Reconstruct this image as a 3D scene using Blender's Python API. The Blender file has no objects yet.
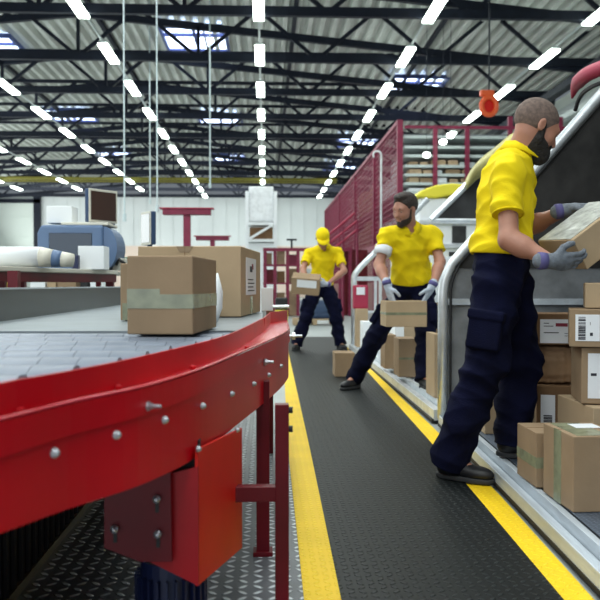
import bpy, math, random
import numpy as np
from mathutils import Vector, Matrix, Euler
random.seed(7); RNG = np.random.default_rng(7)
SC = bpy.context.scene
COL = SC.collection
PI = math.pi

# ---------------------------------------------------------------- camera, world, light, exposure
FPX = 800.0; CAMZ = 0.93
YAW = math.atan(35/FPX); PITCH = math.atan(15/FPX)
cd = bpy.data.cameras.new('camera'); cam = bpy.data.objects.new('camera', cd); COL.objects.link(cam)
cam.location = (0, 0, CAMZ); cam.rotation_euler = (PI/2-PITCH, 0, -YAW)
cd.sensor_width = 36; cd.lens = 36*FPX/600; cd.clip_start = .05; cd.clip_end = 300
cd.dof.use_dof = True; cd.dof.focus_distance = 3.5; cd.dof.aperture_fstop = 5.0
SC.camera = cam
CM = Euler((PI/2-PITCH, 0, -YAW)).to_matrix()

w = bpy.data.worlds.new('world'); SC.world = w; w.use_nodes = True
w.node_tree.nodes['Background'].inputs[0].default_value = (.80, .90, 1, 1)
w.node_tree.nodes['Background'].inputs[1].default_value = .16
def area(loc, rot, sx, sy, power, color=(.93, 1, .97), spread=PI):
    l = bpy.data.lights.new('area_light', 'AREA'); l.shape = 'RECTANGLE'; l.size = sx; l.size_y = sy
    l.energy = power; l.color = color; l.spread = spread
    o = bpy.data.objects.new('area_light', l); COL.objects.link(o); o.location = loc; o.rotation_euler = rot
    return o
# the lamp rows carry on overhead and behind the viewpoint
area((-.1, 4.0, 7.3), (0, 0, 0), .9, 22, 620)
area((-4.5, 4.0, 7.3), (0, 0, 0), .9, 22, 620)
area((4.1, 4.0, 7.3), (0, 0, 0), .9, 22, 260)
area((-8.6, 4.0, 7.3), (0, 0, 0), .9, 22, 420)
# added daylight-coloured fill behind the viewpoint, no source seen there
area((-5, -5.5, 2.6), (math.radians(82), 0, math.radians(-22)), 7, 4.6, 170, color=(.88, .95, 1))
area((-.2, 36, 7.2), (0, 0, 0), 14, 36, 1300)
area((-19, 36, 3.4), (0, math.radians(-122), 0), 3.5, 46, 2400)  # added side uplight without a visible source, brings out the roof ribs
area((-2, 36, 3.2), (PI, 0, 0), 24, 44, 420)  # added uplight, brightens the roof from below
area((-5, 52, 6.9), (math.radians(50), 0, 0), 26, 3, 750)  # added light to lift the far wall
SC.view_settings.view_transform = 'Standard'; SC.view_settings.look = 'None'
SC.view_settings.exposure = 0.35; SC.view_settings.gamma = 1.0; SC.view_settings.use_curve_mapping = False

# ---------------------------------------------------------------- helpers
def ray(px, py):
    return CM @ Vector(((px-300)/FPX, -(py-300)/FPX, -1))
def at(px, py, Y):
    r = ray(px, py); return Vector((0, 0, CAMZ)) + r*(Y/r.y)
def onz(px, py, z):
    r = ray(px, py); return Vector((0, 0, CAMZ)) + r*((z-CAMZ)/r.z)

def mat(name, color, rough=.6, metal=0., noise=0., nscale=6., bump=0., bscale=40., spec=.5, emit=None, estr=0, color2=None, stretch=None):
    m = bpy.data.materials.new(name); m.use_nodes = True; nt = m.node_tree; b = nt.nodes['Principled BSDF']
    b.inputs['Base Color'].default_value = (*color, 1); b.inputs['Roughness'].default_value = rough
    b.inputs['Metallic'].default_value = metal; b.inputs['Specular IOR Level'].default_value = spec
    tc = nt.nodes.new('ShaderNodeTexCoord')
    src = tc.outputs['Object']
    if stretch:
        mp = nt.nodes.new('ShaderNodeMapping'); mp.inputs['Scale'].default_value = stretch
        nt.links.new(src, mp.inputs[0]); src = mp.outputs[0]
    if noise > 0 or color2:
        n = nt.nodes.new('ShaderNodeTexNoise'); n.inputs['Scale'].default_value = nscale; n.inputs['Detail'].default_value = 5
        nt.links.new(src, n.inputs['Vector'])
        r = nt.nodes.new('ShaderNodeValToRGB')
        c2 = color2 if color2 else tuple(min(1, c*(1+noise)) for c in color)
        c1 = color if color2 else tuple(c*(1-noise) for c in color)
        r.color_ramp.elements[0].position = .32; r.color_ramp.elements[1].position = .68
        r.color_ramp.elements[0].color = (*c1, 1); r.color_ramp.elements[1].color = (*c2, 1)
        nt.links.new(n.outputs[0], r.inputs[0]); nt.links.new(r.outputs[0], b.inputs['Base Color'])
    if bump > 0:
        n2 = nt.nodes.new('ShaderNodeTexNoise'); n2.inputs['Scale'].default_value = bscale; n2.inputs['Detail'].default_value = 3
        nt.links.new(src, n2.inputs['Vector'])
        bp = nt.nodes.new('ShaderNodeBump'); bp.inputs['Strength'].default_value = bump; bp.inputs['Distance'].default_value = .01
        nt.links.new(n2.outputs[0], bp.inputs['Height']); nt.links.new(bp.outputs[0], b.inputs['Normal'])
    if emit:
        b.inputs['Emission Color'].default_value = (*emit, 1); b.inputs['Emission Strength'].default_value = estr
    return m

def tread(name, c_low, c_high, cell, rough, metal, depth, a=.62, b_=.2, noise=.15):
    """raised lozenges, turned alternately, over a flat sheet"""
    m = bpy.data.materials.new(name); m.use_nodes = True; nt = m.node_tree; bs = nt.nodes['Principled BSDF']
    N = nt.nodes.new; L = nt.links.new
    def M(op, x, y=None, z=None):
        n = N('ShaderNodeMath'); n.operation = op
        for i, v in enumerate((x, y, z)):
            if v is None: continue
            if isinstance(v, (int, float)): n.inputs[i].default_value = v
            else: L(v, n.inputs[i])
        return n.outputs[0]
    tc = N('ShaderNodeTexCoord'); sp = N('ShaderNodeSeparateXYZ'); L(tc.outputs['Object'], sp.inputs[0])
    u = M('DIVIDE', sp.outputs[0], cell); v = M('DIVIDE', sp.outputs[1], cell)
    fu = M('FLOOR', u); fv = M('FLOOR', v)
    x = M('SUBTRACT', M('SUBTRACT', u, fu), .5); y = M('SUBTRACT', M('SUBTRACT', v, fv), .5)
    par = M('MULTIPLY', M('FRACT', M('MULTIPLY', M('ADD', fu, fv), .5)), 2)
    s = M('ROUND', par); sg = M('SUBTRACT', M('MULTIPLY', s, 2), 1)
    y2 = M('MULTIPLY', y, sg)
    p = M('ADD', x, y2); q = M('SUBTRACT', x, y2)
    r = M('SQRT', M('ADD', M('POWER', M('ABSOLUTE', M('DIVIDE', p, a)), 2), M('POWER', M('ABSOLUTE', M('DIVIDE', q, b_)), 2)))
    mr = N('ShaderNodeMapRange'); mr.interpolation_type = 'SMOOTHSTEP'; L(r, mr.inputs[0])
    mr.inputs[1].default_value = 1.15; mr.inputs[2].default_value = .55; mr.inputs[3].default_value = 0; mr.inputs[4].default_value = 1
    h = mr.outputs[0]
    nz = N('ShaderNodeTexNoise'); nz.inputs['Scale'].default_value = 5; nz.inputs['Detail'].default_value = 6; L(tc.outputs['Object'], nz.inputs['Vector'])
    mx = N('ShaderNodeMix'); mx.data_type = 'RGBA'; L(h, mx.inputs[0]); mx.inputs[6].default_value = (*c_low, 1); mx.inputs[7].default_value = (*c_high, 1)
    m2 = N('ShaderNodeMix'); m2.data_type = 'RGBA'; m2.blend_type = 'MULTIPLY'; m2.inputs[0].default_value = 1; L(mx.outputs[2], m2.inputs[6])
    rg = N('ShaderNodeMapRange'); L(nz.outputs[0], rg.inputs[0]); rg.inputs[1].default_value = .3; rg.inputs[2].default_value = .7
    rg.inputs[3].default_value = 1-noise; rg.inputs[4].default_value = 1+noise
    L(rg.outputs[0], m2.inputs[7]); L(m2.outputs[2], bs.inputs['Base Color'])
    bp = N('ShaderNodeBump'); bp.inputs['Strength'].default_value = 1; bp.inputs['Distance'].default_value = depth
    L(h, bp.inputs['Height']); L(bp.outputs[0], bs.inputs['Normal'])
    bs.inputs['Specular IOR Level'].default_value = .5 if metal else .22
    bs.inputs['Roughness'].default_value = rough; bs.inputs['Metallic'].default_value = metal
    return m

class MB:
    def __init__(s): s.v = []; s.f = []; s.mi = []
    def add(s, vs, fs, mi=0):
        o = len(s.v); s.v += [tuple(p) for p in vs]; s.f += [tuple(i+o for i in f) for f in fs]; s.mi += [mi]*len(fs); return s
    def box(s, c, size, rz=0, rot=None, mi=0):
        R = rot if rot is not None else Matrix.Rotation(rz, 3, 'Z'); c = Vector(c)
        hx, hy, hz = size[0]/2, size[1]/2, size[2]/2
        vs = [c + R @ Vector((x*hx, y*hy, z*hz)) for z in (-1, 1) for x, y in ((-1, -1), (1, -1), (1, 1), (-1, 1))]
        return s.add(vs, [(3, 2, 1, 0), (4, 5, 6, 7), (0, 1, 5, 4), (1, 2, 6, 5), (2, 3, 7, 6), (3, 0, 4, 7)], mi)
    def ext(s, lo, hi, mi=0):
        return s.box([(a+b)/2 for a, b in zip(lo, hi)], [b-a for a, b in zip(lo, hi)], mi=mi)
    def beam(s, p, q, w_, h_, mi=0, up=(0, 0, 1)):
        p, q = Vector(p), Vector(q); d = (q-p); L = d.length
        if L < 1e-6: return s
        y = d/L; u = Vector(up)
        if abs(y.dot(u)) > .98: u = Vector((0, 1, 0)) if abs(y.y) < .9 else Vector((1, 0, 0))
        x = y.cross(u).normalized(); z = x.cross(y)
        R = Matrix((x, y, z)).transposed()
        return s.box((p+q)/2, (w_, L, h_), rot=R, mi=mi)
    def tube(s, pts, r, n=10, closed=False, caps=True, mi=0):
        pts = [Vector(p) for p in pts]; rs = r if isinstance(r, (list, tuple)) else [r]*len(pts)
        m = len(pts); t0 = None; u = None; rings = []
        for i, p in enumerate(pts):
            if closed: t = (pts[(i+1) % m]-pts[i-1])
            else: t = pts[min(i+1, m-1)]-pts[max(i-1, 0)]
            t.normalize()
            if u is None:
                a = Vector((0, 0, 1)) if abs(t.z) < .9 else Vector((1, 0, 0)); u = t.cross(a).normalized()
            else:
                u = (u - t*u.dot(t)).normalized()
            v = t.cross(u)
            rings.append([p+(u*math.cos(2*PI*k/n)+v*math.sin(2*PI*k/n))*rs[i] for k in range(n)])
        vs = [q for R_ in rings for q in R_]; fs = []
        for i in range(m if closed else m-1):
            for k in range(n):
                a = i*n+k; b = i*n+(k+1) % n; c = ((i+1) % m)*n+(k+1) % n; d = ((i+1) % m)*n+k
                fs.append((a, b, c, d))
        if caps and not closed: fs += [tuple(reversed(range(n))), tuple((m-1)*n+k for k in range(n))]
        return s.add(vs, fs, mi)
    def cyl(s, p, q, r, n=14, r2=None, mi=0): return s.tube([p, q], [r, r if r2 is None else r2], n, mi=mi)
    def prism(s, poly, dv, mi=0):
        """polygon (3D points) extruded along dv"""
        n = len(poly); poly = [Vector(p) for p in poly]; dv = Vector(dv)
        vs = poly+[p+dv for p in poly]
        return s.add(vs, [tuple(reversed(range(n))), tuple(range(n, 2*n))]+[(i, (i+1) % n, (i+1) % n+n, i+n) for i in range(n)], mi)
    def ball(s, c, r, nu=14, nv=9, sc=(1, 1, 1), R=None, mi=0):
        c = Vector(c); vs = []; fs = []
        for j in range(nv+1):
            t = PI*j/nv
            for i in range(nu):
                a = 2*PI*i/nu; p = Vector((math.sin(t)*math.cos(a)*sc[0], math.sin(t)*math.sin(a)*sc[1], math.cos(t)*sc[2]))*r
                vs.append(c+(R @ p if R else p))
        for j in range(nv):
            for i in range(nu):
                fs.append((j*nu+i, (j+1)*nu+i, (j+1)*nu+(i+1) % nu, j*nu+(i+1) % nu))
        return s.add(vs, fs, mi)
    def strip(s, A, B, mi=0):
        n = len(A); return s.add(list(A)+list(B), [(i, i+1, n+i+1, n+i) for i in range(n-1)], mi)
    def build(s, name, mats, parent=None, smooth=False, bevel=0, origin=None, segs=2, solid=0):
        me = bpy.data.meshes.new(name)
        o0 = Vector(origin) if origin is not None else Vector((0, 0, 0))
        if parent is not None and origin is None: o0 = Vector(parent.get('_o', (0, 0, 0)))
        me.from_pydata([tuple(Vector(p)-o0) for p in s.v], [], s.f)
        for m in (mats if isinstance(mats, (list, tuple)) else [mats]): me.materials.append(m)
        me.polygons.foreach_set('material_index', s.mi)
        if smooth: me.polygons.foreach_set('use_smooth', [True]*len(me.polygons))
        me.update(); me.validate()
        o = bpy.data.objects.new(name, me); COL.objects.link(o)
        if parent is not None:
            o.parent = parent
            if origin is not None: o.location = o0-Vector(parent.get('_o', (0, 0, 0)))
            o['_o'] = tuple(o0)
        else:
            o.location = o0; o['_o'] = tuple(o0)
        if solid:
            md = o.modifiers.new('solid', 'SOLIDIFY'); md.thickness = solid; md.offset = 0
        if bevel:
            md = o.modifiers.new('bevel', 'BEVEL'); md.width = bevel; md.segments = segs; md.limit_method = 'ANGLE'; md.angle_limit = .6
        return o

def tag(o, label, cat, group=None):
    o['label'] = label; o['category'] = cat
    if group: o['group'] = group
    return o
def thing(name, loc, label, cat, group=None):
    o = bpy.data.objects.new(name, None); COL.objects.link(o); o.location = loc; o['_o'] = tuple(loc); o.empty_display_size = .1
    return tag(o, label, cat, group)
def struct(o): o['kind'] = 'structure'; return o
def lab(o, t): o['label'] = t; return o
ORD = ['nearest', 'second nearest', 'third nearest', 'fourth nearest', 'fifth nearest', 'sixth nearest', 'seventh nearest', 'eighth nearest', 'ninth nearest', 'tenth nearest', 'eleventh nearest', 'twelfth nearest', 'thirteenth nearest']

def smooth_path(pts, n=6):
    P = [Vector(p) for p in pts]; P = [P[0]*2-P[1]]+P+[P[-1]*2-P[-2]]; out = []
    for i in range(1, len(P)-2):
        for k in range(n):
            t = k/n; a, b, c, d = P[i-1], P[i], P[i+1], P[i+2]
            out.append(.5*((2*b)+(c-a)*t+(2*a-5*b+4*c-d)*t*t+(3*b-a-3*c+d)*t**3))
    out.append(P[-2]); return out

# ---------------------------------------------------------------- materials
M = {}
M['steel_dark'] = mat('dark_painted_steel', (.005, .008, .019), .6, noise=.2, spec=.3)
M['roof'] = mat('corrugated_roof', (.50, .52, .49), .6, noise=.12, nscale=.6)
M['wall_far'] = mat('far_wall_panel', (.66, .69, .70), .7, noise=.06, nscale=.4)
M['wall_door'] = mat('loading_door_panel', (.66, .72, .68), .6, noise=.04, nscale=.5)
M['concrete'] = mat('concrete_floor', (.34, .37, .37), .4, noise=.12, nscale=1.2)
M['mat_black'] = tread('black_rubber_tread', (.004, .0055, .006), (.022, .027, .028), .034, .5, 0, .009, a=.55, b_=.26, noise=.2)
M['mat_yellow'] = tread('yellow_rubber_tread', (.86, .56, .012), (.96, .68, .03), .032, .5, 0, .0035, noise=.06)
M['plate'] = tread('steel_chequer_plate', (.13, .14, .155), (.72, .76, .80), .046, .35, .2, .006, a=.6, b_=.27, noise=.2)
M['cfloor'] = tread('container_floor_plate', (.10, .13, .18), (.19, .235, .30), .02, .4, .5, .002, noise=.25)
M['red'] = mat('red_gloss_paint', (.50, .0008, .008), .36, noise=.12, nscale=3, spec=.22)
M['red_ledge'] = mat('worn_sheen_red_paint', (.50, .004, .012), .22, noise=.25, nscale=5, spec=.9, color2=(.60, .03, .06))  # rubbed red; its pinkish tone paints in the ledge highlight
M['red_mid'] = mat('shaded_red_paint', (.30, .002, .007), .45, noise=.1, spec=.3)  # red of the cover side, darkened in colour for its shade
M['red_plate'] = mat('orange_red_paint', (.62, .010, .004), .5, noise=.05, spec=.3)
M['red_dark'] = mat('dark_red_paint', (.115, .002, .008), .4, noise=.2, spec=.3)
M['crimson'] = mat('crimson_steel_paint', (.20, .010, .045), .5, noise=.15)
M['zinc'] = mat('zinc_bolt', (.50, .52, .56), .35, .9)
M['alu'] = mat('brushed_aluminium', (.50, .55, .60), .42, .25, noise=.22, nscale=9, stretch=(1, .25, 1), bump=.15, bscale=60)
M['alu_pale'] = mat('pale_aluminium_tube', (.72, .76, .79), .35, .5, noise=.12, nscale=12)
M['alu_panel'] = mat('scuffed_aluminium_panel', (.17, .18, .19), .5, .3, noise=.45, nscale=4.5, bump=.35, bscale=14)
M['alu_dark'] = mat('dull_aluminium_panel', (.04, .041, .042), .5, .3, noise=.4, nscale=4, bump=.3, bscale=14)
M['shading'] = mat('dark_shading', (.022, .021, .020), .55, .1, noise=.6, nscale=5, bump=.3, bscale=12)  # shade inside the container, put into the colour
M['stainless'] = mat('stainless_panel', (.085, .10, .105), .42, .3, noise=.12, nscale=5, stretch=(1, .1, 1))
M['belt'] = mat('grey_belt', (.20, .23, .25), .4, .1, noise=.1)
M['roller'] = mat('blue_grey_roller', (.145, .17, .22), .42, .15, noise=.1, nscale=15)
M['gap'] = mat('dark_gap', (.08, .09, .10), .8)
M['black'] = mat('black_rubber', (.008, .008, .01), .6)
M['motor'] = mat('dark_blue_motor', (.008, .014, .06), .45)
M['card'] = mat('brown_cardboard', (.30, .21, .13), .85, noise=.10, nscale=5, bump=.1, bscale=30, spec=.2)
M['card_pale'] = mat('pale_cardboard', (.42, .31, .195), .85, noise=.08, nscale=4, bump=.1, bscale=30, spec=.2)
M['card_dark'] = mat('dark_cardboard', (.20, .115, .06), .85, noise=.12, nscale=5, bump=.12, bscale=30, spec=.2)
M['kraft'] = mat('kraft_paper', (.30, .18, .095), .7, noise=.2, nscale=6, bump=.6, bscale=9)
M['tape'] = mat('clear_green_tape', (.22, .235, .15), .25, noise=.25, nscale=18, spec=.7)
M['tape_brown'] = mat('brown_tape', (.23, .15, .07), .3)
M['paper'] = mat('white_paper', (.75, .77, .80), .7, noise=.03)
M['ink'] = mat('black_ink', (.02, .02, .03), .7)
M['ink_red'] = mat('red_ink', (.22, .01, .03), .6)
M['white'] = mat('white_board', (.80, .83, .85), .6, noise=.03)
M['wrap'] = mat('white_stretch_wrap', (.76, .78, .80), .3, noise=.1, nscale=9, bump=.8, bscale=6)
M['shirt'] = mat('yellow_polo_cloth', (.80, .60, .006), .85, noise=.05, nscale=10, bump=.25, bscale=220, spec=.2)
M['trouser'] = mat('navy_work_cloth', (.0035, .0045, .020), .9, noise=.3, nscale=7, bump=.3, bscale=180, spec=.12)
M['skin'] = mat('skin', (.38, .175, .115), .5, noise=.08, nscale=14, bump=.08, bscale=90)
M['stubble'] = mat('shaved_hair', (.135, .092, .075), .8, noise=.3, nscale=60, bump=.3, bscale=300)
M['hair'] = mat('dark_brown_hair', (.022, .012, .008), .6, noise=.5, nscale=40, bump=.9, bscale=70)
M['beard'] = mat('black_beard', (.010, .007, .006), .75, noise=.5, nscale=70, bump=1, bscale=120)
M['glove'] = mat('grey_work_glove', (.15, .17, .20), .8, noise=.2, nscale=40, bump=.4, bscale=150)
M['glove_pale'] = mat('pale_grey_glove', (.42, .47, .55), .8, noise=.15, nscale=30, bump=.4, bscale=150)
M['cuff'] = mat('blue_glove_cuff', (.10, .09, .24), .8)
M['shoe'] = mat('black_leather', (.007, .007, .009), .5, noise=.3, nscale=12)
M['sole'] = mat('rubber_sole', (.02, .021, .023), .7)
M['eye'] = mat('eye_white', (.7, .68, .65), .2)
M['blue_case'] = mat('blue_grey_plastic', (.09, .15, .27), .45, noise=.05)
M['screen'] = mat('dark_screen', (.02, .035, .06), .12)
M['screen_brown'] = mat('brown_screen', (.05, .025, .018), .15)
M['navy_case'] = mat('navy_plastic', (.03, .06, .13), .45)
M['beige'] = mat('beige_plastic', (.60, .58, .50), .5)
M['tarp'] = mat('olive_tarpaulin', (.40, .36, .12), .5, noise=.3, nscale=5, bump=.8, bscale=5)
M['lamp'] = mat('lamp_diffuser', (.9, .95, .9), .5, emit=(.86, 1, .90), estr=9)
M['lamp_body'] = mat('lamp_housing', (.5, .55, .55), .5)
M['sky_pane'] = mat('daylight_pane', (.6, .7, .9), .3, emit=(.62, .74, 1), estr=3.6)
M['blue_steel'] = mat('blue_steel', (.05, .08, .25), .5)
M['crane'] = mat('yellow_crane_paint', (.19, .17, .02), .6)
M['orange'] = mat('orange_plastic', (.75, .10, .02), .4)
M['cable'] = mat('pale_cable', (.55, .65, .68), .5)
M['yellow_pl'] = mat('yellow_sheet', (.82, .72, .05), .45)
M['tan_box'] = mat('tan_goods', (.42, .30, .19), .8, noise=.3, nscale=3)
M['pink_red'] = mat('magenta_red', (.36, .02, .06), .5)

# ---------------------------------------------------------------- the hall
HL = 6.6; ZL = CAMZ+HL
mb = MB(); mb.ext((-22, -6, -.3), (12, 64, -.012)); struct(mb.build('floor', M['concrete']))
mb = MB(); nx = 2400; X0, X1 = -22, 11.2
def roofz(x): return ZL+2.0-.075*abs(x+5.3)
A = []; B = []
for i in range(nx+1):
    x = X0+(X1-X0)*i/nx; t = (x/.38) % 1
    z = roofz(x)+.10*(1 if t < .35 else (-1 if .5 <= t < .85 else (1-2*(t-.35)/.15 if t < .5 else -1+2*(t-.85)/.15)))
    A.append((x, 12, z)); B.append((x, 63, z))
mb.strip(A, B); struct(mb.build('ceiling', M['roof']))
# far wall with vertical ribs
mb = MB(); x = -22
while x < 11: mb.ext((x, 61.5, -.1), (x+.9, 61.7, 7.7)); mb.ext((x+.9, 61.44, -.1), (x+1.0, 61.7, 7.7)); x += 1.0
struct(mb.build('wall_back', M['wall_far']))
mb = MB(); mb.ext((-16.8, 61.36, 0), (11, 61.5, 3.9)); struct(mb.build('trim_10', mat('pinkish_wall_band', (.72, .58, .50), .7, noise=.08, nscale=.4)))
mb = MB(); mb.ext((-22.1, 61.2, 0), (-17.4, 61.4, 7.4));
for z in (1.5, 3, 4.5, 6): mb.ext((-22.1, 61.15, z), (-17.4, 61.42, z+.06))
struct(mb.build('door_1', M['wall_door']))
mb = MB(); mb.ext((-17.4, 61.1, 0), (-16.9, 61.4, 7.7)); mb.ext((-22, 61.1, 7.1), (-16.9, 61.4, 7.4)); struct(mb.build('trim_1', M['steel_dark']))
mb = MB(); mb.ext((11.2, 8, -.1), (11.4, 63, 8)); struct(mb.build('wall_right', M['wall_door']))
# rafters running along the right wall
for j, (x, z, s_, m_) in enumerate(((9.1, 6.95, .28, 'steel_dark'), (9.7, 6.35, .22, 'lamp_body'), (10.5, 6.9, .4, 'lamp_body'), (10.2, 5.6, .14, 'steel_dark'))):
    b = MB(); b.beam((x, 13, z), (x, 60, z), s_, s_*.8)
    if j in (1, 3):
        for yy in range(16, 60, 6): b.beam((x, yy, z), (11.25, yy, z), .07, .07)
    struct(b.build('trim_%d' % (j+2), M[m_]))

LAMPY = [18.3+3.87*k for k in range(11)]; TRY = [19.1+3.95*k for k in range(11)]
for k in range(11):
    Y = TRY[k]; t = thing('roof_truss', (-5.3, Y, ZL-.2), '%s dark blue steel roof truss spanning the hall%s' % (ORD[k], ', at the top of the photo' if k == 0 else ''), 'roof truss', 'roof trusses')
    b = MB(); b.beam((-21, Y, ZL-.12), (9.9, Y, ZL-.12), .14, .22); b.build('lower_chord', M['steel_dark'], t)
    pk = 1.25
    def up(x): return ZL-.12+pk-.098*abs(x+5.3)
    b = MB(); b.beam((-5.3, Y+.1, up(-5.3)), (9.9, Y+.1, up(9.9)), .14, .2); b.beam((-21, Y+.1, up(-21)), (-5.3, Y+.1, up(-5.3)), .14, .2); b.build('sloping_chord', M['steel_dark'], t)
    b = MB(); b.beam((-21, Y+.05, ZL+1.16), (9.9, Y+.05, ZL+1.16), .1, .12); b.build('top_chord', M['steel_dark'], t)
    b = MB()
    x = -5.3-3.4*4
    while x < 9:
        zt = roofz(x+1.5)-.1
        b.beam((x, Y+.05, ZL-.12), (x+1.5, Y+.05, ZL+1.13), .09, .1)
        b.beam((x, Y+.05, ZL-.12), (x-1.5, Y+.05, ZL+1.13), .09, .1)
        x += 3.4
    b.build('diagonal_web', M['steel_dark'], t)
    for x in (-12.1, -8.7, -5.3, -1.9): b = MB(); b.beam((x, Y+.08, ZL-.12), (x, Y+.08, up(x)), .09, .1); b.build('vertical_web', M['steel_dark'], t)
# purlins under the roof sheet
for j, x in enumerate((-9.6, -5.3, .9, 5.2)):
    b = MB(); b.beam((x, 14, roofz(x)-.13), (x, 61, roofz(x)-.13), .12, .16); struct(b.build('trim_%d' % (j+6), M['steel_dark']))
ROWS = [(-.14, 'the middle lamp row over the aisle', 11), (-4.25, 'the first lamp row left of the middle', 11), (-8.2, 'the second lamp row left of the middle', 10),
        (-12.3, 'the third lamp row left of the middle', 10), (-16.2, 'the outermost left lamp row', 10), (3.9, 'the first lamp row right of the middle', 11), (7.8, 'the lamp row by the right wall', 5)]
ZB = ZL-.30
pl = MB(); pl.ext((-.125, -.88, -.04), (.125, .88, .02)); 
hb = MB(); hb.ext((-.09, -.93, .021), (.09, .93, .075))
l0 = None
for X, nm, n in ROWS:
    tr = MB(); tr.beam((X, 15, ZB+.1), (X, LAMPY[n-1]+1.5, ZB+.1), .05, .04)
    for k in range(n): tr.cyl((X, TRY[k], ZB+.1), (X, TRY[k], ZL-.2), .01, 6)
    tag(tr.build('lamp_track', M['lamp_body']), 'thin grey lamp track carrying '+nm, 'lamp track', 'lamp tracks')
    ys = LAMPY[:n]
    if X == 7.8: ys = [14.6]+list(LAMPY[:n])
    for k, Y in enumerate(ys):
        t = thing('ceiling_lamp', (X, Y, ZB+.02), '%s white tube lamp in %s' % (ORD[k], nm), 'lamp', 'tube lamps under the roof')
        if l0 is None:
            a = pl.build('diffuser', M['lamp'], origin=(0, 0, 0)); c = hb.build('housing', M['lamp_body'], origin=(0, 0, 0)); a.parent = t; c.parent = t; l0 = (a, c)
        else:
            for s_ in l0:
                q = s_.copy(); COL.objects.link(q); q.parent = t
# skylights
SK = [(-2.3, 27, 'far left of the right lamp row'), (5.7, 30.5, ''), (-9.4, 28, ''), (-9.3, 39, ''), (-2.2, 40, ''), (4.9, 43, ''), (-9.4, 50, ''), (-2.3, 52, ''), (4.9, 52, '')]
SKN = ['left of the middle lamp row, the biggest on that side', 'right of the middle, biggest of all', 'at the left edge of the photo', 'above the second left lamp row', 'just left of the middle lamp row, halfway down the hall',
       'behind the right lamp row, halfway down the hall', 'far back on the left', 'far back beside the middle lamp row', 'far back by the top of the red mesh wall']
for (X, Y, _), nm in zip(SK, SKN):
    z = roofz(X)-.12
    t = thing('skylight', (X, Y, z), 'bluish daylight roof window '+nm, 'skylight', 'roof skylights')
    b = MB(); b.ext((X-1.0, Y-1.25, z), (X+1.0, Y+1.25, z+.04)); b.build('pane', M['sky_pane'], t)
    b = MB()
    for dx in (-1.05, 0, 1.05): b.beam((X+dx, Y-1.3, z-.03), (X+dx, Y+1.3, z-.03), .09, .14)
    for dy in (-1.3, -.45, 1.3): b.beam((X-1.05, Y+dy, z-.03), (X+1.05, Y+dy, z-.03), .09, .14)
    b.build('frame', M['blue_steel'], t)
b = MB(); b.beam((-19, 50, 7.5), (4.5, 50, 7.5), .3, .16); b.beam((-19, 50.3, 7.36), (4.5, 50.3, 7.36), .2, .08)
tag(b.build('crane_beam', M['crane']), 'dull yellow overhead crane beam across the far end of the hall', 'crane beam')
for px, y0, y1, Y, nm in ((124, 96, 214, 13, 'leftmost'), (157, 123, 205, 14, 'middle'), (210, 125, 183, 20, 'rightmost'), (150, 168, 200, 24, 'shortest')):
    p = at(px, y0, Y); q = at(px, y1, Y); q.x = p.x
    p.z = roofz(p.x)-.02
    t = thing('hanging_cable', tuple(p), '%s of the pale cables hanging down from the roof' % nm, 'cable', 'hanging cables')
    b = MB(); b.cyl(p, q, .012 if Y < 18 else .018, 8); b.build('cord', M['cable'], t)
    b = MB(); b.cyl(q, q-Vector((0, 0, .12)), .03, 8); b.build('pull_grip', M['cable'], t)

# ---------------------------------------------------------------- mat, plate floor
def poly_strip(name, L, R, z0, z1, m, **k):
    b = MB(); n = len(L)
    top = [(p.x, p.y, z1) for p in L]+[(p.x, p.y, z1) for p in reversed(R)]
    b.v = []; b.add([(p.x, p.y, z1) for p in L]+[(p.x, p.y, z1) for p in R]+[(p.x, p.y, z0) for p in L]+[(p.x, p.y, z0) for p in R],
        [(i, i+1, n+i+1, n+i) if False else (n+i, n+i+1, i+1, i) for i in range(n-1)] +
        [(i, i+1, 2*n+i+1, 2*n+i) for i in range(n-1)]+[(3*n+i, 3*n+i+1, n+i+1, n+i) for i in range(n-1)] +
        [(0, 2*n, 3*n, n), (n-1, 2*n-1, 4*n-1, 3*n-1)])
    return b.build(name, m, **k)
def ln(pts, near, far):
    P = [onz(x, y, .0) for x, y in pts]
    a, b = P[0], P[1]; P = [a+(b-a)*((near-a.y)/(b.y-a.y))]+P
    a, b = P[-2], P[-1]
    if b.y < far: P.append(b+(b-a)*((far-b.y)/(b.y-a.y)))
    Ys = np.linspace(near, far, 30)
    return [Vector((float(np.interp(y, [p.y for p in P], [p.x for p in P])), float(y), 0)) for y in Ys]
L0 = ln([(304, 600), (288, 450), (286, 410)], 1.2, 14.2)
L1 = ln([(341, 600), (310, 450), (290, 360)], 1.2, 14.2)
L2 = ln([(562, 600), (480, 502), (434, 447), (369, 374)], 1.2, 14.2)
L3 = [p-Vector((.018, 0, 0)) for p in ln([(599, 600), (498, 490), (440, 432), (373, 370)], 1.2, 14.2)]
t = thing('safety_mat', (L1[0].x, 1.2, 0), 'black chequered rubber walkway mat with yellow borders down the middle of the aisle', 'floor mat')
poly_strip('mat_field', L1, L2, -.008, .008, M['mat_black'], parent=t)
lab(poly_strip('border_strip', L0, L1, -.008, .006, M['mat_yellow'], parent=t), 'left yellow border strip')
lab(poly_strip('border_strip', L2, L3, -.008, .006, M['mat_yellow'], parent=t), 'right yellow border strip')
b = MB(); b.ext((-.74, 1.0, -.011), (.6, 6.2, -.003))
tag(b.build('floor_plate', M['plate']), 'bright steel chequer plate flooring under the red conveyor', 'floor plate')
b = MB(); b.beam((-.745, 1.5, .012), (-.745, 5.5, .012), .012, .03)
tag(b.build('edge_strip', mat('brassy_strip', (.16, .13, .06), .4, .6)), 'dull brassy strip edging the steel floor plate at left', 'edge strip')
b = MB()
b.ext((-.80, 1.2, -.008), (-.755, 5.6, .45))
for k in range(60): b.cyl((-.752, 1.25+k*.072, 0), (-.752, 1.25+k*.072, .45), .012, 8)
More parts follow.
